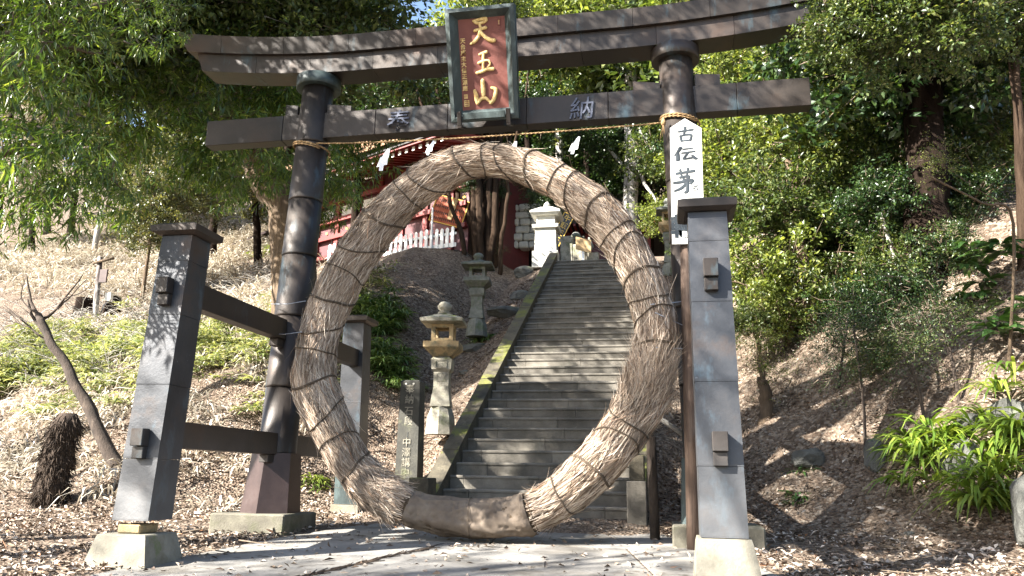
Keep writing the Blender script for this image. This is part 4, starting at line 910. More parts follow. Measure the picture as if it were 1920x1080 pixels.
def put_crown(kind, mat, parent, loc, sc, rz=None, name='crown', sz=1.0):
    o = bpy.data.objects.new(name, CR[kind]); C.objects.link(o); o.parent = parent
    o.location = Vector(loc) - (parent.location if parent else Vector()); o.rotation_euler = (random.uniform(-.2, .2), random.uniform(-.2, .2), random.uniform(0, 6.28) if rz is None else rz)
    o.scale = (sc, sc, sc * sz)
    o.material_slots[0].link = 'OBJECT'; o.material_slots[0].material = M[mat]; return o
def wavy(pts, r0, r1, amp=.05, n=14, seed=0):
    rs = random.Random(seed); P = [Vector(p) for p in pts]; Q = []
    for i in range(len(P) - 1):
        p0, p1, p2, p3 = P[max(i - 1, 0)], P[i], P[i + 1], P[min(i + 2, len(P) - 1)]
        m = max(2, n // (len(P) - 1))
        for k in range(m):
            t = k / m; t2 = t * t; t3 = t2 * t
            Q.append(.5 * ((2 * p1) + (p2 - p0) * t + (2 * p0 - 5 * p1 + 4 * p2 - p3) * t2 + (3 * p1 - p0 - 3 * p2 + p3) * t3) + Vector((rs.uniform(-amp, amp), rs.uniform(-amp, amp), 0)))
    Q.append(P[-1]); L = len(Q)
    return Q, [(r0 * (1 - i / (L - 1)) + r1 * i / (L - 1)) * (1 + rs.uniform(-.08, .08)) for i in range(L)]
def tree(label, base, top, r, bark, crowns, name='tree', cat='tree', group=None, flare=1.5, limbs=None, seed=0, mids=None, branchy=0):
    b = Vector(base); b.z = h(b.x, b.y); o = empty(name, tuple(b)); tag(o, label, cat, group)
    t = Vector(top); mb = MB(); ctl = [b - Vector((0, 0, .4))] + [Vector(m) for m in (mids or [(b * .6 + t * .4) + Vector((.05, 0, 0))])] + [t]
    Q, R = wavy(ctl, r, r * .55, r * .12, 16, seed); R[0] *= flare; R[1] *= 1 + (flare - 1) * .6; R[2] *= 1 + (flare - 1) * .2
    mb.tube(Q, R, 12)
    for i, cw in enumerate(crowns):
        if (cw[1] - t.z if False else 1) and limbs != 0:
            c = Vector(cw[0]); s_ = Q[max(2, int(len(Q) * (.45 + .5 * ((i * .37) % 1))))] if len(Q) > 4 else t
            q, rr = wavy([s_, (s_ + c) / 2 + Vector((0, 0, -.05)), c], r * .32, r * .08, r * .15, 6, seed + i); mb.tube(q, rr, 6)
    if branchy:
        c = Vector(crowns[0][0]); R0 = crowns[0][1] * 1.5; rb = random.Random(seed * 7 + 1)
        for i in range(9):
            d = Vector((rb.gauss(0, 1), rb.gauss(0, 1), rb.uniform(-.3, 1))).normalized(); q, rr = wavy([c - Vector((0, 0, R0 * .5)), c + d * R0 * .5, c + d * R0 * 1.05], r * .38, r * .08, .03, 8, seed + i); mb.tube(q, rr, 5)
    mb.build('trunk', M[bark], o)
    for c, sc, kind, mat in crowns: put_crown(kind, mat, o, c, sc)
    return o

# --- big leaning tree behind the left pillar
bT = at(568, 480, 8.6); bT.z = h(bT.x, bT.y)
yT = bT.y
def A3(u, v, Y): return tuple(at(u, v, Y))
lt = empty('leaning_tree', tuple(bT)); tag(lt, 'big leaning brown trunk with long narrow drooping leaves behind the left gate pillar', 'tree')
mb = MB(); Q, R = wavy([bT - Vector((0, 0, .5)), at(548, 420, yT - .1), at(512, 350, yT - .3), at(478, 285, yT - .6), at(440, 190, yT - 1), at(420, 60, yT - 1.2), at(400, -80, yT - 1.5)], .58, .34, .05, 24, 3); mb.tube(Q, R, 14)
for pts, r0, r1 in (([at(470, 270, yT - .7), at(380, 190, yT - 2), at(250, 160, yT - 3.5), at(110, 200, yT - 5)], .2, .05), ([at(440, 190, yT - 1), at(330, 170, yT - 2.5), at(180, 190, yT - 4)], .15, .04),
                    ([at(430, 120, yT - 1), at(330, 60, yT - 2), at(200, 60, yT - 4)], .15, .05), ([at(445, 200, yT - 1), at(540, 120, yT - 1.5), at(640, 60, yT - 2)], .14, .04),
                    ([at(290, 165, yT - 3), at(285, 80, yT - 3.2), at(290, -20, yT - 3.4)], .12, .06), ([at(485, 300, yT - .6), at(560, 300, yT - 2), at(630, 330, yT - 3)], .07, .02)):
    q, rr = wavy(pts, r0, r1, .05, 10, len(pts)); mb.tube(q, rr, 8)
mb.build('trunk', M['bark'], lt)
for (u, v, dy, sc, k) in ((250, 250, -4, 1.2, 0), (430, 250, -3.5, 1.1, 0), (180, 170, -5, 1.2, 1), (410, 330, -4, .9, 0), (540, 320, -3.5, .8, 1), (635, 345, -3, .75, 0), (250, 100, -4, 1.3, 1),
                          (420, 110, -3, 1.2, 0), (520, 180, -2.5, 1.1, 1), (100, 80, -5, 1.2, 0), (330, 20, -3.5, 1.3, 1), (200, 350, -5, .9, 0), (600, 240, -3, .8, 0), (330, 180, -4, 1.0, 0), (640, 270, 1, 1.0, 0), (590, 330, 1.5, .9, 1), (700, 250, 1.5, 1.1, 0), (600, 400, -1, .6, 1), (660, 300, 2, .6, 0), (470, 180, -2.5, 1.2, 0), (380, 290, -4, 1, 1)):
    put_crown('L%d' % k, 'lance', lt, at(u, v, yT + dy), sc)
# --- near boughs reaching in from the left edge
nb2 = empty('overhanging_tree', (-7.4, -5.0, h(-7.4, -5.0))); tag(nb2, 'near tree with long glossy leaves hanging into the upper left corner', 'tree')
mb = MB(); Q, R = wavy([(-7.4, -5, -.6), (-7.3, -4.8, 2), (-7, -4.4, 4.5), (-6.6, -4, 7)], .28, .14, .04, 14, 5); mb.tube(Q, R, 10)
for pts in ([(-7, -4.4, 4.2), (-5, -3.6, 4.6), at(60, 90, -3.0), at(190, 100, -2.6)], [(-7.1, -4.5, 3.4), (-5.4, -3.8, 3.6), at(60, 280, -3.2), at(180, 300, -3)], [(-6.7, -4, 6), (-5, -3, 5.6), at(220, 0, -2.2), at(330, 10, -1.5)]):
    q, rr = wavy(pts, .09, .012, .03, 14, 8); mb.tube(q, rr, 6)
mb.build('trunk', M['bark'], nb2)
for (u, v, Y, sc) in ((20, 60, -3.2, 1), (80, 180, -3.1, .9), (30, 300, -3.4, 1.1), (130, 270, -3, .9), (60, 390, -3.3, .7), (170, 60, -2.8, .8), (230, 20, -2.4, .7), (120, 360, -3.1, .7), (10, 180, -3.4, 1.0), (90, 20, -3.0, .9), (190, 330, -2.9, .6), (300, 15, -1.8, .5)):
    put_crown('N0', 'lance', nb2, at(u, v, Y), sc)
put_crown('S0', 'lance', nb2, (-8.3, -5.6, 8.6), .6)
# near leaves at the right end of the lintel
nr = empty('overhanging_bough', (8.6, -1.0, h(8.6, -1.0))); tag(nr, 'leafy dark bough hanging in front of the right end of the top lintel', 'tree')
mb = MB(); Q, R = wavy([(8.6, -1, h(8.6, -1) - .4), (8.2, -1, 5), (7.6, -1, 7.5)], .2, .1, .04, 10, 5); mb.tube(Q, R, 8)
q, rr = wavy([(7.9, -1, 6.6), (6.6, -1, 7.2), at(1620, 10, -1.0), at(1560, 40, -1.1)], .07, .015, .03, 12, 8); mb.tube(q, rr, 6); mb.build('trunk', M['bark_dark'], nr)
for (u, v, Y, sc) in ((1590, 40, -1.0, .40), (1640, 60, -.8, .5), (1700, 30, -.8, .55), (1780, 20, -.8, .6), (1600, -10, -1, .5)): put_crown('B0', 'leaf', nr, at(u, v, Y), sc)

# --- multi-stem tree and cedar on the bank
cb = ground(905, 492)
mt = empty('multi_stem_tree', tuple(cb)); tag(mt, 'clump of dark leaning stems growing from one base beside the higher lantern', 'tree')
mb = MB()
for (du, tu, r0, seed) in ((-46, -100, .10, 1), (-40, -80, .09, 2), (-34, -55, .13, 3), (-22, -36, .14, 4), (-14, -22, .15, 10), (-6, -8, .17, 5), (2, 4, .17, 6), (12, 14, .16, 7), (20, 30, .15, 8), (30, 44, .13, 9), (-10, 26, .09, 11), (26, 6, .09, 12), (38, 52, .08, 13)):
    Y = cb.y + .35 * math.sin(seed * 2.3)
    Q, R = wavy([at(905 + du * .8, 505, Y) - Vector((0, 0, .5)), at(905 + du * 1.0, 440, Y), at(905 + (du + tu) / 2, 385, Y), at(905 + tu, 300, Y + .2), at(905 + tu * 1.5, 180, Y + .5), at(905 + tu * 1.9, 60, Y + .8)], r0 * 1.05, r0 * .4, .05, 16, seed); mb.tube(Q, R, 9)
mb.build('trunk', M['bark_mid'], mt)
for (u, v, dy, sc, k, mt_) in ((800, 170, 1, 1.3, 'B0', 'leaf_dark'), (700, 190, 1.5, 1.2, 'B1', 'leaf_dark'), (880, 345, -.3, .28, 'B2', 'leaf_dark'), (935, 360, .3, .3, 'B0', 'leaf_dark'), (745, 395, .6, .22, 'B1', 'leaf_olive'), (940, 470, -.2, .22, 'T0', 'leaf_dark'), (1010, 200, 1, 1.1, 'B2', 'leaf_dark'), (930, 20, 1, 1.3, 'B0', 'leaf'), (1020, 370, .5, .5, 'B1', 'leaf_dark'), (1000, 330, .8, .6, 'B0', 'leaf_dark'), (760, 250, 1, .8, 'B2', 'leaf_olive')):
    put_crown(k, mt_, mt, at(u, v, cb.y + dy), sc)
cc = ground(990, 492); 
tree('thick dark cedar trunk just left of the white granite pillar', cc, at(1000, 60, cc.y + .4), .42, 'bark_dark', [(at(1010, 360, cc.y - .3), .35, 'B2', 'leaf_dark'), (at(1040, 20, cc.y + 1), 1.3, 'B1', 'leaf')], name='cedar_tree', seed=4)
# pale trunks behind the ring
def ptree(label, u, v0, v1, Y, wpx, crowns, bark='bark_pale', name='tree', group=None, seed=1):
    a = at(u, v0, Y); r = wpx / 2 * (Y - CAM.y) / FOC
    return tree(label, (a.x, a.y, 0), at(u + 4, v1, Y), r, bark, [(at(q[0], q[1], Y + q[2]), q[3], q[4], q[5]) for q in crowns], name=name, seed=seed, group=group, flare=1.2)
ptree('pale grey trunk with dead branches between the straw ring and the right pillar', 1178, 480, -60, 19, 34, [(1120, 250, 0, 1.2, 'B0', 'leaf_dark'), (1230, 300, -1, 1.0, 'B1', 'leaf'), (1150, 150, 1, 1.5, 'B2', 'leaf_light'), (1240, 400, -2, .7, 'B2', 'leaf_light')], seed=2)
ptree('slim white trunk showing just above the crown of the straw ring', 1045, 470, -40, 23, 20, [(1060, 150, 1, 1.4, 'B0', 'leaf'), (1110, 60, 0, 1.5, 'B1', 'leaf_light')], seed=3)
ptree('dark trunk close behind the pale grey one, right of the ring', 1208, 480, -60, 21, 30, [(1260, 120, 0, 1.6, 'D0', 'leaf')], 'bark_dark', seed=5)

# --- back forest on the slope beyond the shrine
rf = random.Random(5)
USED = set()
def _short(x): return x.replace('between the name board and the right pillar', 'right of the name board').replace('between the two beams', 'between the beams')
gfor = 'evergreen trees standing in the forest behind the gate'
spec = []
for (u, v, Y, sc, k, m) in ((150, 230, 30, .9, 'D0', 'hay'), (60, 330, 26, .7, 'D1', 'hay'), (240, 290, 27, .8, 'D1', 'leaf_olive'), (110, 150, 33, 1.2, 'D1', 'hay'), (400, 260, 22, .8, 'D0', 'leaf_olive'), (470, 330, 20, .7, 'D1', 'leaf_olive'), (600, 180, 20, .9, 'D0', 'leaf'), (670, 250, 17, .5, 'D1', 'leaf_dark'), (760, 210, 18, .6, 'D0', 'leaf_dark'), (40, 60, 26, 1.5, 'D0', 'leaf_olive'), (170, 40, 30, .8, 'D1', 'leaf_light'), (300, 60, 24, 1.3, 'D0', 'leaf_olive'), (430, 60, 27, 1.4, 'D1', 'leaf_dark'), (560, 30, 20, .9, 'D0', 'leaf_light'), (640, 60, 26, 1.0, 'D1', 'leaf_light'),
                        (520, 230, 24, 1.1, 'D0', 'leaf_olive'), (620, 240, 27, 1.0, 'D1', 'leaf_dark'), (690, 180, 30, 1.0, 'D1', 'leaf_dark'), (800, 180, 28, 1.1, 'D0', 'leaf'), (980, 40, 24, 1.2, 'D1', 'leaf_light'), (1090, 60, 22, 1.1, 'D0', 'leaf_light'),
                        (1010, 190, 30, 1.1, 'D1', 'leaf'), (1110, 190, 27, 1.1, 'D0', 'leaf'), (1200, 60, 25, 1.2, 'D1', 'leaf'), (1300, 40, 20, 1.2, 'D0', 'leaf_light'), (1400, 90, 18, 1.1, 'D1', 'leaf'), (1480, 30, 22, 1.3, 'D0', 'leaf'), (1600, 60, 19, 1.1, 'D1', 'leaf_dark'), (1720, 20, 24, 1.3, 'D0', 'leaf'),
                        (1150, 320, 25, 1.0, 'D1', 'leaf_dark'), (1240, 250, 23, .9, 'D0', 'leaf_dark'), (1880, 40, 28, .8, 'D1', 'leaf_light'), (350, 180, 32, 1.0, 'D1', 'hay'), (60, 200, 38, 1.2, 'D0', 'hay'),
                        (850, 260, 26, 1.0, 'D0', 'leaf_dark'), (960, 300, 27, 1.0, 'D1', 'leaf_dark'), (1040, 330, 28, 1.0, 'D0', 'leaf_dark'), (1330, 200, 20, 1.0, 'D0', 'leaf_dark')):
    c = at(u, v, Y); adj = {'leaf_olive': 'olive', 'leaf_dark': 'dark green', 'leaf_light': 'yellow-green', 'leaf': 'mid-green', 'hay': 'pale leafless'}[m]
    colp = ['above the bare tree at the left edge', 'left of the lintel end', 'over the left leg', 'just left of the left pillar', 'right of the left pillar', 'beside the name board', 'over the crown of the ring', 'between the name board and the right pillar', 'behind the right pillar', 'right of the right pillar', 'above the massive cedar', 'at the far right'][sum(u > q for q in (90, 260, 420, 540, 700, 820, 1000, 1130, 1280, 1450, 1700))]
    rowp = 'above the lintel' if v < 90 else 'between the two beams' if v < 205 else 'below the tie beam'
    lab = '%s forest tree %s, %s' % (adj, rowp, colp)
    lab = lab + ('' if lab not in USED else ', farther back' if Y > 22 else ', nearer'); USED.add(lab); lab = _short(lab)
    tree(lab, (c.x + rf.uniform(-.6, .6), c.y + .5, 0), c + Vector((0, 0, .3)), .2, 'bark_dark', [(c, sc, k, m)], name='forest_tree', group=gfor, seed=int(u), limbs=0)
# --- right hillside trees
gr_ = 'bushy glossy-leaved trees on the right-hand slope'
for i, (u, v, Y, sc, k, m) in enumerate(((1620, 600, 4.4, .5, 'B1', 'leaf_dark'), (1700, 640, 4.0, .5, 'B2', 'leaf_dark'), (1560, 540, 5.2, .55, 'B0', 'leaf'), (1790, 600, 3.8, .42, 'B0', 'leaf_dark'), (1840, 420, 5.0, .5, 'B2', 'leaf'), (1460, 600, 5.4, .42, 'B1', 'leaf_light'), (1400, 600, 5.2, .4, 'B2', 'leaf'), (1640, 700, 3.2, .3, 'B1', 'leaf_olive'), (1900, 330, 6, .6, 'B1', 'leaf_light'), (1660, 480, 4.6, .55, 'B2', 'leaf'), (1740, 430, 4.8, .5, 'B0', 'leaf_dark'), (1640, 300, 6, .7, 'B1', 'leaf'), (1790, 200, 6, .6, 'B0', 'leaf'), (1720, 540, 4.2, .55, 'B2', 'leaf'), (1830, 500, 4.6, .5, 'B1', 'leaf_dark'), (1890, 140, 7, .7, 'B0', 'leaf_light'), (1370, 420, 6.5, .9, 'B0', 'leaf'), (1450, 520, 5.5, .85, 'B1', 'leaf_light'), (1360, 300, 8, 1.0, 'B1', 'leaf_light'), (1440, 250, 9, 1.2, 'B2', 'leaf'), (1520, 330, 8, 1.1, 'B0', 'leaf'),
                      (1590, 230, 9, 1.1, 'B1', 'leaf'), (1500, 430, 7, .9, 'B2', 'leaf'), (1590, 450, 6.5, .9, 'B0', 'leaf_dark'), (1370, 150, 11, 1.2, 'B0', 'leaf_light'), (1480, 130, 12, 1.3, 'B1', 'leaf'), (1590, 120, 12, 1.3, 'B2', 'leaf_dark'), (1340, 230, 13, 1.1, 'B2', 'leaf_dark'),
                      (1680, 400, 6, .8, 'B1', 'leaf_dark'), (1700, 150, 12, 1.2, 'B0', 'leaf'), (1850, 170, 9, .9, 'B2', 'leaf_light'), (1900, 250, 8, .8, 'B1', 'leaf_light'), (1840, 60, 9, 1.0, 'B0', 'leaf'), (1780, 300, 6, .55, 'B1', 'leaf'), (1900, 430, 7, .8, 'B2', 'leaf_olive'))):
    c = at(u, v, Y); hz_ = h(c.x, c.y)
    adj = {'leaf_olive': 'olive', 'leaf_dark': 'dark', 'leaf_light': 'yellow-green', 'leaf': 'glossy green'}[m]
    colp = ['just right of the sign post', 'above the right leg', 'below the tie beam end', 'left of the massive cedar', 'against the massive cedar', 'right of the massive cedar', 'at the right edge'][sum(u > q for q in (1345, 1420, 1510, 1620, 1750, 1860))]
    rowp = ['high up', 'level with the tie beam', 'below the tie beam', 'level with the white sign', 'level with the leg cap', 'low down'][sum(v > q for q in (135, 215, 290, 380, 470))]
    lab = '%s bushy tree %s, %s' % (adj, colp, rowp); lab = lab + ('' if lab not in USED else ', farther back'); USED.add(lab)
    tree(lab, (c.x + .2, c.y + .3, 0), (c.x + .1, c.y + .1, max(c.z, hz_ + .5)), .06, 'bark', [((c.x, c.y, max(c.z, hz_ + .4)), sc, k, m)], name='slope_tree', group=gr_, seed=i, limbs=0, branchy=1)
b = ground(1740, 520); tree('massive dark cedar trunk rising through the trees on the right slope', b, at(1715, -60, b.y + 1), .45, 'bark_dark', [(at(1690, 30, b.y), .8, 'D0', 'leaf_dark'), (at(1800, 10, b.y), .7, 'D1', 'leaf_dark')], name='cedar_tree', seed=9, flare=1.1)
b = ground(1530, 612); tree('slender pale-brown trunk lit by sun on the slope right of the gate', b, at(1478, 300, b.y + .4), .13, 'bark', [(at(1460, 380, b.y), .8, 'B0', 'leaf'), (at(1500, 250, b.y + .5), 1.0, 'B2', 'leaf_light')], seed=12, mids=[at(1505, 480, b.y), at(1490, 400, b.y + .2)])
b = ground(1640, 500); tree('thin white-barked trunk catching the sun left of the massive cedar', b, at(1622, 90, b.y + .6), .12, 'bark_pale', [(at(1610, 60, b.y + .5), .9, 'B1', 'leaf')], seed=13)
b = ground(1690, 560); tree('pair of thin leaning stems in front of the massive cedar', b, at(1650, 400, b.y - .1), .05, 'bark_pale', [(at(1640, 370, b.y), .6, 'B2', 'leaf_dark')], seed=14)
b = ground(1915, 500); tree('stout pale trunk at the far right edge of the slope', b, at(1893, -20, b.y + .2), .10, 'bark_mid', [(at(1880, 20, b.y), .7, 'B0', 'leaf')], seed=15)
b = ground(1880, 700); br = tree('long bare grey branch leaning up to the left at the right edge', (b.x, b.y, 0), at(1740, 330, b.y - 1), .022, 'bark', [(at(1760, 300, b.y - 1), .35, 'T0', 'leaf_light'), (at(1810, 420, b.y - .6), .35, 'T0', 'leaf')], name='leaning_sapling', seed=16, mids=[at(1900, 420, b.y - .2), at(1840, 380, b.y - .6)])
b = ground(1432, 785); tree('short broken tree stump with thin green shoots right of the right leg', b, at(1428, 710, b.y), .14, 'bark', [(at(1432, 690, b.y), .5, 'T0', 'leaf_light'), (at(1415, 640, b.y), .45, 'T0', 'leaf_olive')], name='tree_stump', cat='stump', seed=17)
for i, (u, v, du, dv, lab) in enumerate(((1620, 860, -20, 250, 'thin upright sapling at the foot of the right slope, dark leaves'), (1560, 740, 30, 150, 'small sapling with dark leaves in the middle of the right slope'), (1800, 760, -60, 230, 'tall thin sapling leaning left above the strap-leaved plants'), (1740, 800, -70, 200, 'thin bare-stemmed shrub behind the strap-leaved plants'))):
    b = ground(u, v); tree(lab, b, at(u + du, v - dv, b.y + .2), .028, 'deadwood', [(at(u + du, v - dv, b.y + .1), .6, 'T0', 'leaf_dark'), (at(u + du * .5 - 30, v - dv * .7, b.y), .5, 'T0', 'leaf_dark'), (at(u + du + 50, v - dv * .8, b.y), .5, 'T0', 'leaf')], name='sapling', cat='sapling', seed=20 + i)
# --- trees off to the left and ahead whose crowns dapple the gate and stairs
def canopy(label, base, top, r, cr, seed):
    tree(label, (base[0], base[1], 0), top, r, 'bark', [(tuple(Vector(P) + SUN * t), sc, k, 'leaf') for P, t, sc, k in cr], name='path_tree', seed=seed, mids=[(base[0] + .1, base[1], top[2] * .5)])
canopy('tall open-crowned tree outside the picture, nearest the left side of the gate', (-8.5, -4.0), (-7.6, -3.4, 9.6), .2, [((-.6, 0, 6.5), 5.5, .85, 'S0'), ((-3.4, 0, 6.5), 5.8, .8, 'S1'), ((-4.4, 0, 6.1), 5.2, .5, 'D0'), ((2.2, 0, 6.4), 6.5, .7, 'S2'), ((-2.7, -2.6, 3.3), 8, .30, 'S1'), ((-.8, -.5, 4.2), 8.5, .5, 'S2')], 41)
canopy('tall open-crowned tree outside the picture, shading the stairs', (-13.0, 1.0), (-11, 2.0, 11.5), .24, [((.6, 4.5, 2.4), 12, .75, 'S0'), ((.4, 7.0, 4.2), 12.5, .8, 'S1'), ((0, 9.5, 4.8), 11.5, .95, 'S2'), ((-2.6, 8.8, 4.6), 11, .9, 'D0'), ((.6, 13, 7), 10.5, .95, 'D1'), ((-4.5, 12.5, 7.4), 9.5, .9, 'D0'), ((-2.2, 9.5, 5.5), 10, .6, 'D1'), ((.6, 11.0, 5.9), 11.5, .7, 'D0'), ((-3.4, 6.6, 3.6), 11.5, .7, 'S1'), ((-6, 14.5, 8.6), 8.5, .8, 'D1')], 42)
canopy('tall open-crowned tree outside the picture, standing behind the viewer', (-9.5, -10.5), (-9.6, -10, 9), .2, [((1.2, -5.0, -.2), 15, .7, 'S1'), ((2.4, -1.0, 1.8), 15, .55, 'S2'), ((4.2, 1.0, .4), 16, .7, 'S0'), ((-.8, -3.2, 0), 15.5, .6, 'S0'), ((1.6, -2.6, 0), 16, .5, 'S2')], 43)
canopy('tall open-crowned tree outside the picture, farther behind the viewer', (-6.5, -12.5), (-6.0, -11, 9), .2, [((5.5, .5, .8), 16, .8, 'S2')], 44)

# ------------------------------------------------------------------ ground plants, litter, rocks
def straps(P, n, Lr, Wd, mat, name, up=(.4, 1.4), droop=1.0, k=4, seed=1, spread=.12):
    """arching strap leaves from base points P; returns mesh"""
    rs = np.random.RandomState(seed); B = np.repeat(np.asarray(P, float), n, 0); m = len(B)
    az = rs.uniform(0, 2 * PI, m); d = np.stack([np.cos(az), np.sin(az), np.zeros(m)], 1); B = B + d * rs.uniform(0, spread, m)[:, None]
    L = rs.uniform(*Lr, m)[:, None]; upk = rs.uniform(*up, m)[:, None]; dr = droop * rs.uniform(.6, 1.3, m)[:, None]
    s = np.linspace(0, 1, k + 1)
    pts = [B + d * L * q * .9 / np.sqrt(1 + upk ** 2) * 1.2 + np.array([0, 0, 1.]) * L * (upk * q - dr * upk * q * q * .8 - dr * .35 * q ** 2) / np.sqrt(1 + upk ** 2) for q in s]
    sd_ = np.stack([-np.sin(az), np.cos(az), rs.uniform(-.5, .5, m)], 1)
    w_ = [Wd * q for q in (.35, .9, 1, .7, .05)] if k == 4 else [Wd * (1 - (2 * q - .8) ** 2 * .6) * (1 if q < 1 else .05) for q in s]
    wr = rs.uniform(.7, 1.2, m)[:, None]
    V = np.stack([p for q, p0 in enumerate(pts) for p in (p0 + sd_ * w_[q] * wr / 2, p0 - sd_ * w_[q] * wr / 2)], 1).reshape(-1, 3)
    ii = np.arange(m)[:, None] * (2 * (k + 1)); F = np.concatenate([ii + [2 * q, 2 * q + 1, 2 * q + 3, 2 * q + 2] for q in range(k)], 0)
    return npmesh(name, V, F, False, mat)
def clump_pts(c, r, n, seed=0):
    rs = random.Random(seed); out = []
    for _ in range(n):
        a = rs.uniform(0, 6.28); q = r * math.sqrt(rs.random()); x_, y_ = c[0] + q * math.cos(a), c[1] + q * math.sin(a); out.append((x_, y_, h(x_, y_) - .02))
    return out
def plant(name, label, cat, u, v, r, n, nl, Lr, Wd, mat, seed, group=None, up=(.4, 1.4), lift=0, sub='leaves'):
    b = ground(u, v); o = empty(name, tuple(b)); tag(o, label, cat, group)
    P = clump_pts(b, r, n, seed)
    if lift: P = [(x_, y_, z_ + lift * random.Random(int(x_ * 1e4)).random()) for x_, y_, z_ in P]
    link('leaves', straps(P, nl, Lr, Wd, mat, 'leaves', up=up, seed=seed), o); return o
plant('bamboo_grass', 'upper clump of dark green bamboo grass seen inside the ring, left', 'grass clump', 705, 610, .75, 46, 34, (.3, .6), .04, M['sasa'], 1, lift=.6)
plant('bamboo_grass', 'brighter lower clump of bamboo grass beside the rear leg', 'grass clump', 738, 705, .60, 46, 36, (.28, .55), .036, M['sasa'], 2, lift=.5)
plant('bamboo_grass', 'small tuft of bamboo grass at the base of the grey lantern', 'grass clump', 906, 640, .22, 8, 30, (.25, .42), .03, M['sasa'], 3, lift=.1)
plant('bamboo_grass', 'small low tuft between the left pillar and the rear leg', 'grass clump', 590, 905, .2, 8, 22, (.15, .3), .025, M['fern'], 4, lift=.05)
plant('strap_leaved_plant', 'drooping strap-leaved plant in half shade at the right, left of its brighter neighbours', 'plant', 1735, 880, .32, 14, 26, (.45, .75), .038, M['strap'], 5, lift=.6, up=(.6, 1.6))
plant('strap_leaved_plant', 'bright strap-leaved plant at the right edge, the upper one', 'plant', 1885, 830, .38, 14, 28, (.5, .8), .042, M['strap'], 6, lift=.5, up=(.6, 1.6))
plant('strap_leaved_plant', 'bright yellow-green strap-leaved plant low at the right edge', 'plant', 1860, 960, .26, 12, 26, (.42, .7), .04, M['strap'], 7, lift=.45, up=(.6, 1.6))
plant('low_plant', 'tiny dark plant on the leaf litter right of the right leg', 'plant', 1495, 935, .15, 5, 16, (.12, .25), .035, M['biglf'], 8)
plant('low_plant', 'small dark plant beside the rounded rock', 'plant', 1500, 885, .12, 4, 12, (.12, .22), .03, M['biglf'], 9)
plant('broad_leaved_shrub', 'shrub with whorls of long glossy leaves at the right edge, upper one', 'shrub', 1850, 560, .4, 8, 14, (.3, .42), .10, M['biglf'], 10, lift=.9, up=(.1, .8))
plant('broad_leaved_shrub', 'darker shrub with whorls of glossy leaves at the right edge, lower one', 'shrub', 1895, 640, .3, 5, 12, (.3, .42), .10, M['biglf'], 11, lift=.5, up=(.1, .8))
plant('yellow_fern', 'sunlit yellow fern tuft just left of the left pillar', 'plant', 500, 480, .7, 16, 24, (.35, .7), .05, M['fern'], 12, lift=.3)
# left ground cover, one mass
rs = np.random.RandomState(5)
def scatter(n, xr, yr, fn, seed):
    r = np.random.RandomState(seed); X = r.uniform(*xr, n); Y = r.uniform(*yr, n); k = fn(X, Y) > r.uniform(0, 1, n); X, Y = X[k], Y[k]; return np.stack([X, Y, H(X, Y)], 1)
nzf = lambda X, Y, f=1.0: .5 + .5 * np.sin(1.3 * f * X + 2 * np.sin(.9 * f * Y)) * np.sin(1.1 * f * Y + 1.5 * np.sin(.7 * f * X))
def coverfn(X, Y):
    edge = 3.4 + 1.6 * nzf(X, Y, .8) + .12 * np.clip(-5 - X, 0, 9)
    a = np.clip((Y - edge) / 2.2, 0, 1) * np.clip((13 - Y) / 4, 0, 1) * (X < -4.3 - .25 * np.clip(Y - 6, 0, 5))
    return a * (.04 + .96 * (nzf(X, Y, 1.9) * (.35 + .65 * nzf(Y + 2, X, 3.7)) > .36))
PC = scatter(17000, (-17, -3.2), (3.5, 14), coverfn, 3)
m = straps(PC + np.array([0, 0, .05]) + rs.uniform(0, 1, (len(PC), 1)) * np.array([[0, 0, .15]]) + (nzf(PC[:, 0], PC[:, 1], 2.3)[:, None] ** 2) * rs.uniform(0, 1, (len(PC), 1)) * np.array([[0, 0, .75]]), 9, (.16, .42), .04, M['cover'], 'ground_cover', up=(.3, 1.2), k=3, seed=4, spread=.22)
PQ = scatter(5200, (-17, -3.6), (1.5, 14), lambda X, Y: .9 * (X < -4.4 - .3 * np.clip(Y - 5, 0, 6)) * (nzf(X, Y, 1.3) < .62), 31)
mq = straps(PQ, 7, (.25, .9), .028, M['hay'], 'dry_stems', up=(.4, 2.4), k=3, seed=14, spread=.25)
tag(link('dry_stems', mq), kind='stuff', label='dry pale stems standing among the ferns of the left bank')
tag(link('ground_cover', m), kind='stuff', label='bright ferns and low bamboo grass covering the sunny left bank')
PH = scatter(16000, (-34, -6), (9, 40), lambda X, Y: np.clip((Y - 12 + .4 * (X + 12)) / 3, 0, 1) * (X < -7) * (.3 + .7 * nzf(X, Y, .6)) * (1 - .85 * ((X > -13.5) & (Y > 14))), 8)
m = straps(PH, 7, (.5, 1.4), .045, M['hay'], 'dry_brush', up=(.4, 2.2), k=3, seed=6, spread=.3, droop=.9)
tag(link('dry_brush', m), kind='stuff', label='pale dry grass and brush on the upper left hillside')
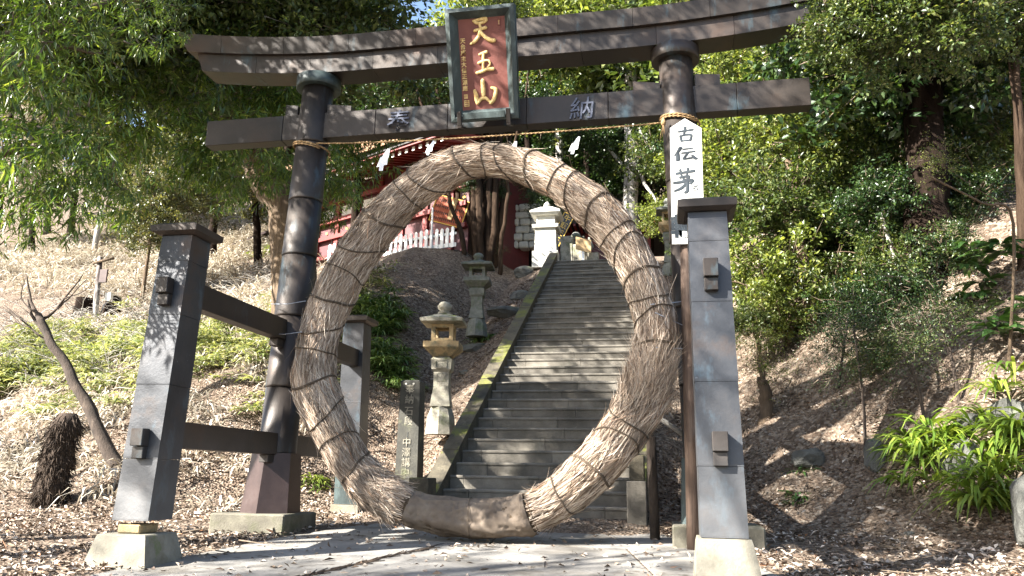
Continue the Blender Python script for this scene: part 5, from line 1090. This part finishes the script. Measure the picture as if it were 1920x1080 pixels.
# pale tangle of leafless brush on the far left
mb = MB(); rb = random.Random(77)
for i in range(520):
    x_ = rb.uniform(-19, -8.2); y_ = rb.uniform(6.5, 17)
    if x_ > -9.5 - .25 * (y_ - 6.5) + 1: continue
    a = rb.uniform(0, 6.28); L_ = rb.uniform(.6, 1.9); ex, ey = math.cos(a), math.sin(a); z0 = h(x_, y_); up = rb.uniform(.3, 1.0); bnd = rb.uniform(-.3, .3)
    q = [(x_ + ex * L_ * t * .8 - ey * bnd * t * t, y_ + ey * L_ * t * .8 + ex * bnd * t * t, z0 + up * L_ * (t - .45 * t * t)) for t in (0, .25, .5, .75, 1)]
    mb.tube(q, [.016, .013, .010, .007, .003], 4)
    for t in (1, 2, 3):
        p_ = q[t]; a2 = a + rb.uniform(-1.2, 1.2); l2 = L_ * .35
        mb.tube([p_, (p_[0] + math.cos(a2) * l2 * .6, p_[1] + math.sin(a2) * l2 * .6, p_[2] + l2 * .35), (p_[0] + math.cos(a2) * l2, p_[1] + math.sin(a2) * l2, p_[2] + l2 * .3)], [.008, .005, .002], 3)
tag(mb.build('bare_brush', M['bark_pale']), kind='stuff', label='pale tangle of leafless brush on the far left hillside')
# leaf litter
def littfn(X, Y):
    inp = (X > np.interp(Y, [-14, -3.3, -1.2, 0, 1.5], [-3.5, -2.7, -2.3, -2.25, -1.35])) & (X < np.interp(Y, [-14, -3, -1, .4, 1.5], [4.5, 3.55, 3.0, 2.25, 2.0])) & (Y < 1.5)
    st = (X > SXL - .3) & (X < SXR + .28) & (Y > S0 - .3) & (Y < 14.6)
    return np.where(st, 0, np.where(inp, .03, np.clip(-.02 + 1.25 * nzf(X, Y, 1.7) * (.6 + .4 * nzf(Y, X, 4)), 0, 1)))
PL = np.concatenate([scatter(80000, (-8, 8), (-5, 6), littfn, 21), scatter(26000, (-12, 9), (6, 14), littfn, 22), scatter(5000, (-18, -8), (2, 12), littfn, 23), scatter(900, (-3, 4), (-4, 1.5), lambda X, Y: .35 * (np.abs(X - .5) > 1.6), 24)])
n = len(PL); inpath = (PL[:, 1] < 1.5) & (PL[:, 0] > np.interp(PL[:, 1], [-14, -3.3, -1.2, 0, 1.5], [-3.5, -2.7, -2.3, -2.25, -1.35])) & (PL[:, 0] < np.interp(PL[:, 1], [-14, -3, -1, .4, 1.5], [4.5, 3.55, 3.0, 2.25, 2.0]))
PL[:, 2] += np.where(inpath, .02, .012) + rs.uniform(0, .03, n) * ~inpath
ax = rs.normal(size=(n, 3)) * np.array([1, 1, .25]); nr_ = rs.normal(size=(n, 3)) * .45 + np.array([0, -.15, 1.0])
V, F = leafgeo(PL, ax, nr_, rs.uniform(.03, .10, n) * np.where(rs.uniform(size=n) < .08, 1.6, 1), rs.uniform(.018, .05, n), fold=.4)
in_shade = ((PL[:, 0] > -5.2) & (PL[:, 0] < -1) & (PL[:, 1] > 4.6 + rs.normal(0, .5, n))) | ((PL[:, 0] > 2) & (PL[:, 0] < 3.4 + rs.normal(0, .4, n)) & (PL[:, 1] > .5))  # bank areas whose leaves get the painted shade tone
V4 = V.reshape(n, 4, 3)
def sub(mask):
    i = np.arange(int(mask.sum()))[:, None] * 4
    return V4[mask].reshape(-1, 3), np.stack([i + [0, 2, 1], i + [0, 3, 2]], 1).reshape(-1, 3)
V, F = sub(in_shade)
tag(link('shade_toned_litter', npmesh('shade_toned_litter', V, F, False, M['litter_shade_tone'])), kind='stuff', label='fallen leaves darkened with painted shade on the shaded bank beside the stairs')
V, F = sub(~in_shade)
tag(link('leaf_litter', npmesh('leaf_litter', V, F, False, M['litter'])), kind='stuff', label='dry brown fallen leaves covering the banks and path edges')
# fallen twigs
mb = MB()
for i in range(420):
    x_ = random.uniform(-7, 7); y_ = random.uniform(-3.5, 8)
    if littfn(np.array([x_]), np.array([y_]))[0] < .05: continue
    a = random.uniform(0, 6.28); L_ = random.uniform(.15, .7); q = [(x_ + math.cos(a) * L_ * t + random.uniform(-.02, .02), y_ + math.sin(a) * L_ * t, h(x_ + math.cos(a) * L_ * t, y_ + math.sin(a) * L_ * t) + .03 + .03 * random.random()) for t in (0, .5, 1)]
    mb.tube(q, [.008, .006, .003], 4)
tag(mb.build('fallen_twigs', M['twig']), kind='stuff', label='thin dead twigs lying on the leaf litter')
# the slanting crack filled with leaves
A = at(705, 1078, -3.6); 
mb = MB()
for i in range(70):
    t = i / 69; x_ = .33 * 0 + np.interp(t, [0, .55, .62, 1], [-.42, .02, .04, .33]) + random.uniform(-.02, .02); y_ = np.interp(t, [0, 1], [-3.3, -1.1])
    xb_ = xl_(y_) * .67 + xr_(y_) * .33 + (.35 * (2 * (y_ + 3.35) / 2.73 - 1)) + random.uniform(-.04, .03)
    a = 1.2 + random.uniform(-.5, .5); L_ = random.uniform(.06, .22); zc = pz(y_) + .008
    mb.tube([(xb_, y_, zc), (xb_ + math.cos(a) * L_, y_ + math.sin(a) * L_, zc + random.uniform(0, .02))], [.006, .004], 4)
tag(mb.build('joint_debris', M['fibre']), kind='stuff', label='dark twigs and leaves packed in the slanting joint of the path')
# rocks
def rock(label, u, v, r, sx=1, sy=.8, sz=.75, seed=0, mat='rock', p=None, lift=0):
    b = p or ground(u, v); bm = __import__('bmesh').new(); import bmesh as BM
    BM.ops.create_icosphere(bm, subdivisions=4, radius=1); rs = random.Random(seed); K = [Vector((rs.gauss(0, 1), rs.gauss(0, 1), rs.gauss(0, 1))).normalized() for _ in range(9)]; D = [rs.uniform(.62, .92) for _ in K]
    for v_ in bm.verts:
        c = v_.co.normalized(); d = min([1.0] + [dd / max(.05, c.dot(k)) for k, dd in zip(K, D) if c.dot(k) > .3]); v_.co = c * d * (1 + .07 * noise.fractal(c * 2.2 + Vector((seed * 3, 0, 0)), .8, 2.2, 5)); v_.co.x *= r * sx; v_.co.y *= r * sy; v_.co.z *= r * sz
    m = bpy.data.meshes.new('rock'); bm.to_mesh(m); bm.free(); o = link('rock', m, None, M[mat]); o.location = b + Vector((0, 0, r * sz * .2 + lift)); o.rotation_euler = (0, 0, rs.uniform(0, 6)); tag(o, label, 'rock'); return o
rock('rounded mossy rock half buried at the foot of the right slope', 1517, 880, .24, seed=1, lift=.1)
rock('dark pointed rock between the rounded rock and the strap-leaved plants', 1640, 870, .22, 1, .7, 1.2, 2)
rock('small pale flat stone on the litter near the path, right', 1705, 1003, .07, 1, .8, .4, 3)
rock('large grey boulder at the right edge beneath the bright plants', 1975, 1010, .46, .9, .9, 1.25, 4)
rock('angular bluish rock between the strap-leaved plants', 1800, 880, .28, 1, .7, 1.2, 5)
rock('grey rock above the upper strap-leaved plant at the right edge', 1905, 790, .30, 1.1, .8, .8, 6)
rock('grey rock on the right slope above the strap-leaved plants', 1820, 800, .2, 1, .8, .7, 7)
rock('flat grey rock beside the shaft of the tan lantern', 888, 655, .30, 1.3, .8, .5, 8)
rock('small pale rock between tan lantern and stair curb', 872, 700, .14, 1.2, .8, .5, 9)
rock('broad rock by the curb below the cedar trunk', 950, 590, .42, 1.4, .8, .5, 10)
rock('rock just above the broad rock, against the stair curb', 975, 558, .28, 1.2, .8, .6, 11)
rock('pale cracked rock high on the bank beside the curb', 985, 515, .40, 1.0, .8, .6, 12)
rock('low rock under the dark square stone marker', 775, 893, .14, 1.3, .8, .6, 13)

# ------------------------------------------------------------------ left side: bare tree, palm stump, stakes, stumps, utility box
b = ground(234, 885); Yb = b.y
bt = empty('bare_tree', tuple(b)); tag(bt, 'crooked leafless dark tree leaning left behind the front left leg', 'tree')
mb = MB()
q, rr = wavy([b + Vector((.1, 0, -.2)), at(205, 850, Yb), at(178, 790, Yb), at(150, 735, Yb), at(122, 680, Yb), at(95, 640, Yb), at(72, 590, Yb)], .12, .06, .022, 20, 2); mb.tube(q, rr, 10)
mb.build('trunk', M['deadwood'], bt)
for i, (pts, r0) in enumerate((([(72, 590), (58, 565), (50, 515)], .035), ([(120, 665), (70, 625), (8, 572)], .03), ([(78, 600), (105, 580), (155, 515)], .035), ([(95, 640), (60, 590), (52, 560)], .04), ([(60, 615), (30, 605), (5, 600)], .012), ([(105, 580), (128, 560), (165, 520)], .018), ([(72, 590), (40, 560), (48, 520)], .016), ([(120, 560), (160, 545), (180, 520)], .012))):
    q, rr = wavy([at(u_, v_, Yb + .1 * math.sin(i)) for u_, v_ in pts], r0, r0 * .3, .012, 8, i); MB().tube(q, rr, 7).build('branch', M['deadwood'], bt)
b = ground(92, 945)
ps = empty('palm_stump', tuple(b)); tag(ps, 'shaggy dark headless palm stump in the lower left', 'stump')
zt_ = at(110, 775, b.y).z; hh = zt_ - b.z; pr = [(0, -.05, .21), (.01, .1, .24), (.0, .3, .20), (.03, .5, .22), (.05, .7, .19), (.09, .88, .21), (.11, 1.0, .12)]
MB().ring([circ(b.x + a, b.y, b.z + q * hh, r_, 14) for a, q, r_ in pr], True).build('trunk', M['fibre'], ps)
n = 2600; rs2 = np.random.RandomState(9); qz = rs2.uniform(0, 1, n); an = rs2.uniform(0, 2 * PI, n); rad = np.interp(qz, [p[1] for p in pr], [p[2] for p in pr]); ox = np.interp(qz, [p[1] for p in pr], [p[0] for p in pr])
Pb = np.stack([b.x + ox + rad * np.cos(an), b.y + rad * np.sin(an), b.z + qz * hh], 1); axd = np.stack([np.cos(an) * .28, np.sin(an) * .28, rs2.uniform(-1.5, -.3, n)], 1) + rs2.normal(size=(n, 3)) * .22
V, F = leafgeo(Pb, axd, rs2.normal(size=(n, 3)), rs2.uniform(.06, .24, n), rs2.uniform(.008, .022, n)); fo = link('fibres', npmesh('fibres', V, F, False, M['fibre']), ps); fo['kind'] = 'stuff'
b = ground(182, 600); Yk = b.y
sk = empty('wooden_stake', tuple(b)); tag(sk, 'leaning grey stake with a small purple-brown board on the left hillside', 'stake')
sc_ = (Yk - CAM.y) / FOC
MB().tube([b - Vector((0, 0, .2)), at(180, 570, Yk), at(188, 482, Yk)], [6 * sc_, 6 * sc_, 5 * sc_], 8).build('post', M['bark_pale'], sk)
a_, c_ = at(186, 530, Yk - .12), at(203, 505, Yk - .12)
MB().cbox(a_.x, c_.x, Yk - .16, Yk - .10, a_.z, c_.z, .005).build('board', M['copper_red'], sk)
MB().tube([at(176, 493, Yk - .1), at(213, 484, Yk - .1)], 3 * sc_, 6).build('cross_stick', M['bark'], sk)
def stump(label, u, v, wpx, hpx):
    b = ground(u, v); s_ = (b.y - CAM.y) / FOC; r_ = wpx / 2 * s_; H2 = hpx * s_; o = empty('cut_stump', tuple(b)); tag(o, label, 'stump')
    MB().ring([[(b.x + r_ * f * (1 + .08 * math.sin(3 * a)) * math.cos(a), b.y + r_ * f * (1 + .08 * math.sin(3 * a)) * math.sin(a), b.z + z) for a in [2 * PI * k / 16 for k in range(16)]] for z, f in ((-.3, 1.2), (0, 1.1), (H2 * .6, .95), (H2, .9))], True).build('wood', M['bark_dark'], o); return b, s_, r_, H2
stump('dark cut stump on the left hillside, left of the stake', 155, 590, 40, 36)
b, s_, r_, H2 = stump('dark cut stump carrying a small white box, right of the stake', 208, 592, 34, 42)
ub = empty('utility_box', (b.x + r_ * .3, b.y - r_, b.z + H2 * .6)); tag(ub, 'small white electrical box with a grey cable fixed to a stump', 'electrical box')
x_, y_, z_ = ub.location
MB().cbox(x_ - 7 * s_, x_ + 7 * s_, y_ - .12, y_ + .02, z_ + 3 * s_, z_ + 20 * s_, .01).build('box', M['boxwhite'], ub)
MB().tube([(x_, y_ - .05, z_ + 3 * s_), (x_ - 8 * s_, y_ - .1, z_ - 8 * s_), (x_ - 10 * s_, y_ - .12, z_ - 25 * s_)], 1.2 * s_, 6).build('cable', M['wire'], ub)
b = ground(175, 478); dt_ = MB().tube([b - Vector((0, 0, .2)), at(184, 430, b.y), at(196, 385, b.y)], [.12, .16, .14], 8); o = dt_.build('dead_trunk', M['bark_pale']); tag(o, 'broken white dead trunk standing on the pale upper left hillside', 'tree')
b = ground(430, 462)
rs_ = empty('rusty_roof', tuple(b)); tag(rs_, 'low rust-red sheet roof on the slope just left of the left pillar', 'shed')
A = at(402, 470, b.y); B = at(500, 432, b.y + .5)
for k in range(5):
    P = A.lerp(B, k / 5); Q = A.lerp(B, (k + 1) / 5 - .01)
    MB().hexa([(P.x, P.y, P.z - .12), (Q.x, Q.y, Q.z - .12), (Q.x, Q.y + 1.2, Q.z + .3), (P.x, P.y + 1.2, P.z + .3), (P.x, P.y, P.z), (Q.x, Q.y, Q.z), (Q.x, Q.y + 1.2, Q.z + .42), (P.x, P.y + 1.2, P.z + .42)]).build('roof_sheet', M['copper_red'], rs_)
for q in (.1, .9):
    P = A.lerp(B, q); MB().cbox(P.x - .08, P.x + .08, P.y + .4, P.y + .56, P.z - 1.5, P.z - .0, .01).build('post', M['bark_dark'], rs_)
# conifer saplings on the left slope behind the leg
for i, (u, v, Y, sc, lab) in enumerate(((285, 400, 15, 1.0, 'feathery pale green conifer on the left slope, above the left leg'), (340, 340, 17, 1.1, 'feathery conifer on the left slope just behind the other one'))):
    c = at(u, v, Y); tree(lab, (c.x, c.y, 0), c + Vector((0, 0, 1)), .08, 'bark', [(tuple(c), sc, 'B1', 'leaf_olive'), ((c.x, c.y, c.z + 1), sc * .7, 'B2', 'leaf_olive'), ((c.x + .8, c.y, c.z - .9), sc * .8, 'B0', 'leaf_olive'), ((c.x - 1.1, c.y + .5, c.z - .2), sc * .8, 'B2', 'leaf_olive')], name='conifer', seed=i, limbs=0)
# distant lantern on the right of the stairs
p = at(1250, 540, 12.5); lantern(p.x + .1, 12.5, h(p.x, 12.5) , 2.3, .7, M['stone_grey'], M['stone_warm'], 'stone lantern half hidden between the straw ring and the right pillar')
